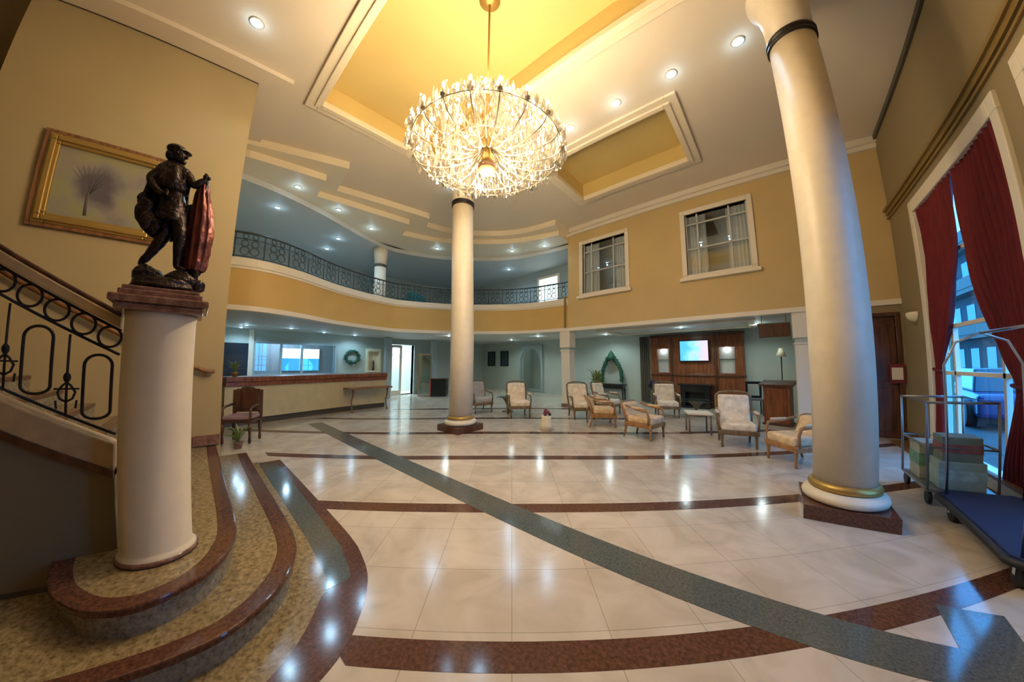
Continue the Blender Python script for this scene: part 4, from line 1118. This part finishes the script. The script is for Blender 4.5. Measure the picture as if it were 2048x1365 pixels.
# arch surround
b = NB(); pts = []
for i in range(13):
    a = PI-PI*i/12; pts.append((-9.6+.7*math.cos(a), 1.65+.68*math.sin(a)))
prism_axis(b, [(-10.4, 0), (-10.4, 2.5), (-8.8, 2.5), (-8.8, 0), (-8.9, 0)]+pts[::-1]+[(-10.3, 0)], 'y', 12.3, 12.42); struct('door_3', b, 'blue_wall')
# folding dark curtain left of wall unit, dark stand
cu = NB(); n = 18; top = []; bot = []
for i in range(n+1):
    x = -.16+.32*i/n; y = .03*math.sin(i*1.4); top.append(cu.verts.new((x, y, 2.6))); bot.append(cu.verts.new((x, y, .05)))
for i in range(n): cu.faces.new((top[i], top[i+1], bot[i+1], bot[i]))
o = obj('hanging_curtain', cu, mat('brown_drape', (.10, .085, .06), .9), fixn=False, loc=(-3.85, 12.3, 0)); o.modifiers.new('t', 'SOLIDIFY').thickness = .01
tag(o, 'narrow dark brown curtain hanging left of the wooden wall unit', 'curtain')
# piano-like black stool / pedestal plant stand left of fireplace
ps = thing('flower_stand', 'black stand with dark purple flowers left of the television wall', 'flower stand', (-3.35, 11.6, 0))
b = NB(); lathe(b, [(.16, 0), (.05, .06), (.04, .55), (.16, .62), (.2, .68)], 18); obj('stand', b, 'black', ps)
b = NB()
for i in range(40): sphere(b, (random.gauss(0, .09), random.gauss(0, .07), .80+random.gauss(0, .07)), .05, u=8, v=6)
obj('flowers', b, mat('dark_plum', (.03, .015, .05), .6, var=.5, scale=20), ps)
# lectern
lc = thing('lectern', 'red-brown wooden lectern standing beside the far right post', 'lectern', (.2, 9.85, 0), R(-12))
b = NB(); box(b, -.28, .28, -.2, .2, .06, .98); box(b, -.22, .22, -.215, -.2, .15, .9); obj('body', b, 'red_wood', lc, .01)
b = NB(); vs = box(b, -.36, .36, -.28, .26, 1.0, 1.06)
for v in b.verts: v.co.z += (v.co.y)*.15
obj('top', b, 'dark_wood', lc, .008)
b = NB(); box(b, -.31, .31, -.23, .23, 0, .06); obj('base', b, 'dark_wood', lc, .006)
# dark chair near lectern
dk = thing('dining_chair', 'dark side chair between the wall unit and the lectern', 'chair', (-.35, 11.4, 0), R(10))
b = NB(); box(b, -.21, .21, -.2, .2, .43, .48); obj('seat', b, mat('slate_seat', (.12, .14, .17), .6), dk, .01)
b = NB(); wall_y(b, .17, .21, -.21, .21, .48, .98, [(-.15, .15, .55, .9)]); obj('backrest', b, 'black', dk, .008)
for sx in (-1, 1):
    for sy in (-1, 1):
        b = NB(); tube(b, [(sx*.18, sy*.17, 0), (sx*.18, sy*.17, .43)], .018, 8); obj('leg', b, 'black', dk)
# wooden box-like sign hanging at the soffit
sg = thing('hanging_sign', 'dark brown wooden box sign hanging from the soffit above the lectern', 'sign', (.18, 9.6, 2.34))
b = NB(); box(b, -.32, .32, -.08, .08, -.16, .18); obj('box', b, 'dark_wood', sg, .012)
for sx in (-1, 1):
    b = NB(); tube(b, [(sx*.25, 0, .18), (sx*.25, 0, .38)], .008, 6); obj('hanger', b, 'gold', sg)
# coat stand dark line
cst = thing('floor_lamp', 'tall thin dark floor lamp behind the lectern', 'floor lamp', (.35, 11.6, 0))
b = NB(); lathe(b, [(.14, 0), (.14, .02), (.015, .04), (.015, 1.75)], 14); obj('pole', b, 'black', cst)
b = NB(); lathe(b, [(.05, 1.98), (.13, 1.73)], 20); o = obj('lamp_shade', b, 'shade', cst)
# notice on the door wall
nt_ = thing('wall_notice', 'small white notice in a dark red frame beside the brown door', 'notice', (2.22, 8.945, 1.30))
b = NB(); wall_y(b, 0, .02, -.12, .12, -.19, .19, [(-.09, .09, -.12, .12)]); obj('frame', b, mat('dark_red_frame', (.15, .015, .02), .5), nt_)
b = NB(); box(b, -.09, .09, .005, .018, -.12, .12); obj('sheet', b, 'white', nt_)
# sconce on right wall
sc = thing('wall_sconce', 'pale cream half-bowl sconce on the right wall beside the door', 'wall lamp', (XR, 8.3, 2.3))
b = NB(); sphere(b, (0, 0, .1), .17, .8, 1, .9, 20, 12)
bmesh.ops.bisect_plane(b, geom=b.verts[:]+b.edges[:]+b.faces[:], plane_co=(0, 0, .12), plane_no=(0, 0, 1), clear_outer=True)
bmesh.ops.bisect_plane(b, geom=b.verts[:]+b.edges[:]+b.faces[:], plane_co=(-.01, 0, 0), plane_no=(1, 0, 0), clear_outer=True)
obj('bowl', b, 'shade', sc)
b = NB(); box(b, -.02, 0, -.05, .05, -.1, .1); obj('bracket', b, 'gold', sc)

# balcony furniture and lit opening
so = thing('sofa', 'teal sofa on the balcony behind the railing, beside its round column', 'sofa', (-11.0, 6.1, 3.3), R(-60))
b = NB(); box(b, -.6, .6, -.3, .3, .1, .45); obj('seat', b, mat('teal_fabric', (.02, .14, .15), .8, var=.1), so, .04, seg=3)
b = NB(); box(b, -.6, .6, .2, .4, .3, 1.05); obj('backrest', b, bpy.data.materials['teal_fabric'], so, .05, seg=3)
for sx in (-1, 1):
    b = NB(); box(b, sx*.62-.08, sx*.62+.08, -.3, .38, .1, .75); obj('armrest', b, bpy.data.materials['teal_fabric'], so, .03)
b = NB(); wall_y(b, 10.74, 10.8, -7.95, -6.75, 3.3, 5.5, [(-7.85, -6.85, 3.3, 5.4)]); d4 = struct('door_4', b, 'white')
b = NB(); box(b, -7.85, -6.85, 10.77, 10.79, 3.3, 5.4); struct('pane', b, emitter('lit_doorway', (.75, .95, .95), 1.6), d4)
for x, y, l in ((-10.2, 8.2, 'dark armchair on the balcony seen left of the middle column'), (-7.9, 10.0, 'dark armchair on the balcony beside the lit doorway')):
    t = dup(gy, (x, y, 3.3), face((x, y), 10), l, 'armchairs on the balcony')

# ================================================================== WINDOW SIDE
def curtain(name, label, rowsZ, Y0, Y1, x0=2.412, folds=11, depth=.03):
    t = thing(name, label, 'curtain', (x0, (Y0[0]+Y1[0])/2, 0), 0, 'red curtains of the tall window')
    cy = (Y0[0]+Y1[0])/2
    b = NB(); rows = []; n = folds*8
    A = catmull([(z, a, c) for z, a, c in zip(rowsZ, Y0, Y1)], 6)
    for z, a, c in A:
        w = abs(c-a); d = depth if w > .5 else depth*.9
        rows.append([(d*math.sin(2*PI*folds*j/n)+.02*math.sin(j*.7+z*3), a+(c-a)*j/n-cy, z) for j in range(n+1)])
    sheet(b, rows); o = obj('cloth', b, 'curtain', t, fixn=False)
    md = o.modifiers.new('t', 'SOLIDIFY'); md.thickness = .012
    return t, cy
t, cy = curtain('curtain', 'crimson curtain at the far side of the window, tied narrow at its waist', [4.10, 3.75, 3.1, 2.6, 2.0, 1.42, 1.15, .9, .35],
        [7.65, 7.65, 7.65, 7.65, 7.65, 7.64, 7.65, 7.65, 7.66], [6.24, 6.34, 6.51, 6.75, 7.05, 7.46, 7.46, 7.44, 7.42])
b = NB(); tube(b, [(-.02+.045*math.cos(a), 7.55-cy+.11*math.sin(a), 1.40+.02*math.sin(a)) for a in [2*PI*i/20 for i in range(20)]], .02, 6, True); obj('tieback', b, 'curtain', t)
b = NB(); tube(b, [(0, 7.67-cy, 4.09), (0, 4.86-cy, 4.09)], .02, 8); obj('rod', b, 'gold', t)
t, cy = curtain('curtain', 'crimson curtain at the near side of the window, sweeping down to the right', [4.10, 3.7, 3.05, 2.5, 2.0, 1.5, 1.25, .85, .4, .12],
        [6.22, 6.27, 6.28, 6.18, 5.94, 5.62, 5.45, 5.53, 5.66, 5.68], [4.88]*10)
b = NB(); tube(b, [(-.02+.045*math.cos(a), 5.18-cy+.30*math.sin(a), 1.24+.02*math.sin(a)) for a in [2*PI*i/20 for i in range(20)]], .02, 6, True); obj('tieback', b, 'curtain', t)

# luggage cart
lgc = thing('luggage_cart', 'large luggage cart with navy carpet deck and steel hoop, right edge by the window', 'luggage cart', (1.83, 4.0, 0))
b = NB(); prism(b, [(-.30+.12*0, -.75), (.30, -.75), (.36, -.65), (.36, .72), (.28, .82), (-.24, .82), (-.34, .70), (-.36, -.65)], .19, .235); obj('deck', b, 'carpet', lgc, .01)
b = NB(); P_ = [(-.30, -.77), (.30, -.77), (.38, -.66), (.38, .73), (.29, .84), (-.25, .84), (-.36, .71), (-.38, -.66)]
tube(b, [(p[0], p[1], .2) for p in P_], .03, 8, True); obj('bumper', b, 'rubber', lgc)
for sy in (-1, 1):
    b = NB(); tube(b, [(-.3, sy*.68, .23), (-.3, sy*.68, 1.5), (-.2, sy*.68, 1.72), (0, sy*.68, 1.8), (.2, sy*.68, 1.72), (.3, sy*.68, 1.5), (.3, sy*.68, .23)], .013, 8); obj('hoop', b, 'steel', lgc)
b = NB(); tube(b, [(0, -.7, 1.8), (0, .7, 1.8)], .014, 8); obj('hanging_bar', b, 'steel', lgc)
for sx in (-1, 1):
    for sy in (-1, 1):
        b = NB(); tube(b, [(sx*.27-.02, sy*.6, .085), (sx*.27+.02, sy*.6, .085)], .085, 16); o = obj('wheel', b, 'rubber', lgc)
        b = NB(); box(b, sx*.27-.035, sx*.27+.035, sy*.6-.02, sy*.6+.02, .08, .19); obj('fork', b, 'steel', o)
# trolley with cartons
tr = thing('trolley', 'grey wire trolley with push rail standing below the far curtain', 'trolley', (1.78, 5.45, 0))
b = NB()
for sx in (-1, 1):
    tube(b, [(sx*.3, -.42, .16), (sx*.3, -.42, 1.1), (sx*.3, .42, 1.1), (sx*.3, .42, .16)], .014, 8)
tube(b, [(-.3, -.42, 1.1), (.3, -.42, 1.1)], .014, 8); tube(b, [(-.3, .42, 1.1), (.3, .42, 1.1)], .014, 8)
for z in (.16, .62): tube(b, [(-.3, -.42, z), (.3, -.42, z), (.3, .42, z), (-.3, .42, z)], .014, 8, True)
obj('frame', b, 'wire', tr)
b = NB(); box(b, -.3, .3, -.42, .42, .14, .17); obj('deck', b, 'wire', tr)
for sx in (-1, 1):
    for sy in (-1, 1):
        b = NB(); tube(b, [(sx*.27-.018, sy*.36, .07), (sx*.27+.018, sy*.36, .07)], .07, 14); obj('wheel', b, 'rubber', tr)
def carton(x, y, z, sx, sy, sz, col, band, label):
    t = thing('carton', label, 'box', (x, y, z)); t.rotation_euler = (0, 0, R(random.uniform(-4, 4)))
    b = NB(); box(b, -sx/2, sx/2, -sy/2, sy/2, 0, sz); obj('body', b, mat('carton_'+label.split()[0], col, .7, var=.15, scale=8), t, .006)
    b = NB(); box(b, -sx/2-.002, sx/2+.002, -sy/2-.002, sy/2+.002, sz*.35, sz*.7); obj('printed_band', b, mat('band_'+label.split()[0], band, .6, var=.3, scale=14), t)
carton(1.73, 5.62, .171, .4, .34, .42, (.30, .32, .26), (.12, .26, .17), 'grey carton with a green band on the wire trolley, left one')
carton(1.80, 5.23, .171, .4, .32, .30, (.35, .45, .38), (.40, .55, .50), 'pale green carton on the wire trolley deck, right one')
carton(1.80, 5.23, .472, .34, .3, .26, (.20, .24, .18), (.32, .10, .09), 'olive carton with a red band stacked on the pale green one')

# ================================================================== OUTSIDE
bd = thing('apartment_building', 'white and blue apartment building seen through the tall window', 'building', (11, 30, 0))
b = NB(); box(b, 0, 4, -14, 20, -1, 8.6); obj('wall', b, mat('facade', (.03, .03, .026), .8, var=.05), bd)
b = NB()
for fl in range(3):
    for k in range(17):
        box(b, -.03, .05, -13+k*1.9, -13+k*1.9+1.0, .6+fl*2.6, 2.2+fl*2.6)
o = obj('window_row', b, mat('facade_window', (.05, .14, .2), .1), bd); o['kind'] = 'stuff'
for fl in range(4):
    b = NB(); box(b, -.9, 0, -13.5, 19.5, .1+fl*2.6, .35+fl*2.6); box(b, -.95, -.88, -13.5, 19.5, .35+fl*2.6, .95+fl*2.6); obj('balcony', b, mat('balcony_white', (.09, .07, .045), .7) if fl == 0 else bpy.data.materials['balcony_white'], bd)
b = NB(); box(b, 2.63, 40, -30, 40, -1.2, -.02); struct('ground', b, mat('asphalt', (.05, .05, .05), .9, var=.2, scale=3))
cr = thing('car', 'dark blue car parked outside the tall window', 'car', (5.2, 12.6, -.02), R(80))
b = NB(); box(b, -2, 2, -.8, .8, .25, .8); obj('body', b, mat('car_paint', (.01, .03, .12), .25), cr, .12, seg=3)
b = NB(); vs = box(b, -1.1, 1.2, -.7, .7, .8, 1.35)
for v in b.verts:
    if v.co.z > 1: v.co.x *= .7; v.co.y *= .85
obj('cabin', b, mat('car_glass', (.02, .04, .06), .08), cr, .05)
for sx in (-1.25, 1.25):
    for sy in (-.8, .8):
        b = NB(); tube(b, [(sx, sy-.1, .32), (sx, sy+.1, .32)], .32, 18); obj('wheel', b, 'rubber', cr)

# world sky
w = bpy.data.worlds.new('world'); bpy.context.scene.world = w; w.use_nodes = True
bg = w.node_tree.nodes['Background']; bg.inputs[0].default_value = (.07, .40, 1, 1); bg.inputs[1].default_value = 7
for y0, y1, e in ((WY0, WY1, 1), (WY2, WY3, 1)):
    l = lamp('AREA', (XR+.3, (y0+y1)/2, (WZ0+WZ1)/2), 1, (1, 1, 1), 1, (0, R(90), 0)); l.data.shape = 'RECTANGLE'; l.data.size = WZ1-WZ0; l.data.size_y = y1-y0
    l.data.cycles.is_portal = True

# ================================================================== CAMERA
cam = bpy.data.cameras.new('camera'); co = bpy.data.objects.new('camera', cam); C.objects.link(co)
co.location = (0, 0, 1.55); co.rotation_euler = (R(90)+.07557, 0, R(41.58))
cam.sensor_width = 36; cam.sensor_fit = 'HORIZONTAL'; cam.clip_start = .05; cam.clip_end = 200
PERSP = False
if PERSP:
    cam.lens = 598*36/2048
else:
    cam.type = 'PANO'
    cc = cam
    cc.panorama_type = 'FISHEYE_LENS_POLYNOMIAL'
    cc.fisheye_fov = R(179)
    cc.fisheye_polynomial_k0, cc.fisheye_polynomial_k1, cc.fisheye_polynomial_k2, cc.fisheye_polynomial_k3, cc.fisheye_polynomial_k4 = POLY = (0, -1.022471e-01, 2.473511e-03, -3.622854e-06, -9.111588e-07)
sc_ = bpy.context.scene
sc_.camera = co
sc_.view_settings.view_transform = 'Standard'; sc_.view_settings.look = 'None'; sc_.view_settings.gamma = 1
sc_.view_settings.use_curve_mapping = False; sc_.view_settings.exposure = 0.28
try:
    sc_.cycles.use_denoising = True; sc_.cycles.max_bounces = 10; sc_.cycles.transparent_max_bounces = 24
    sc_.cycles.caustics_reflective = False; sc_.cycles.caustics_refractive = False; sc_.cycles.sample_clamp_indirect = 6
except Exception: pass
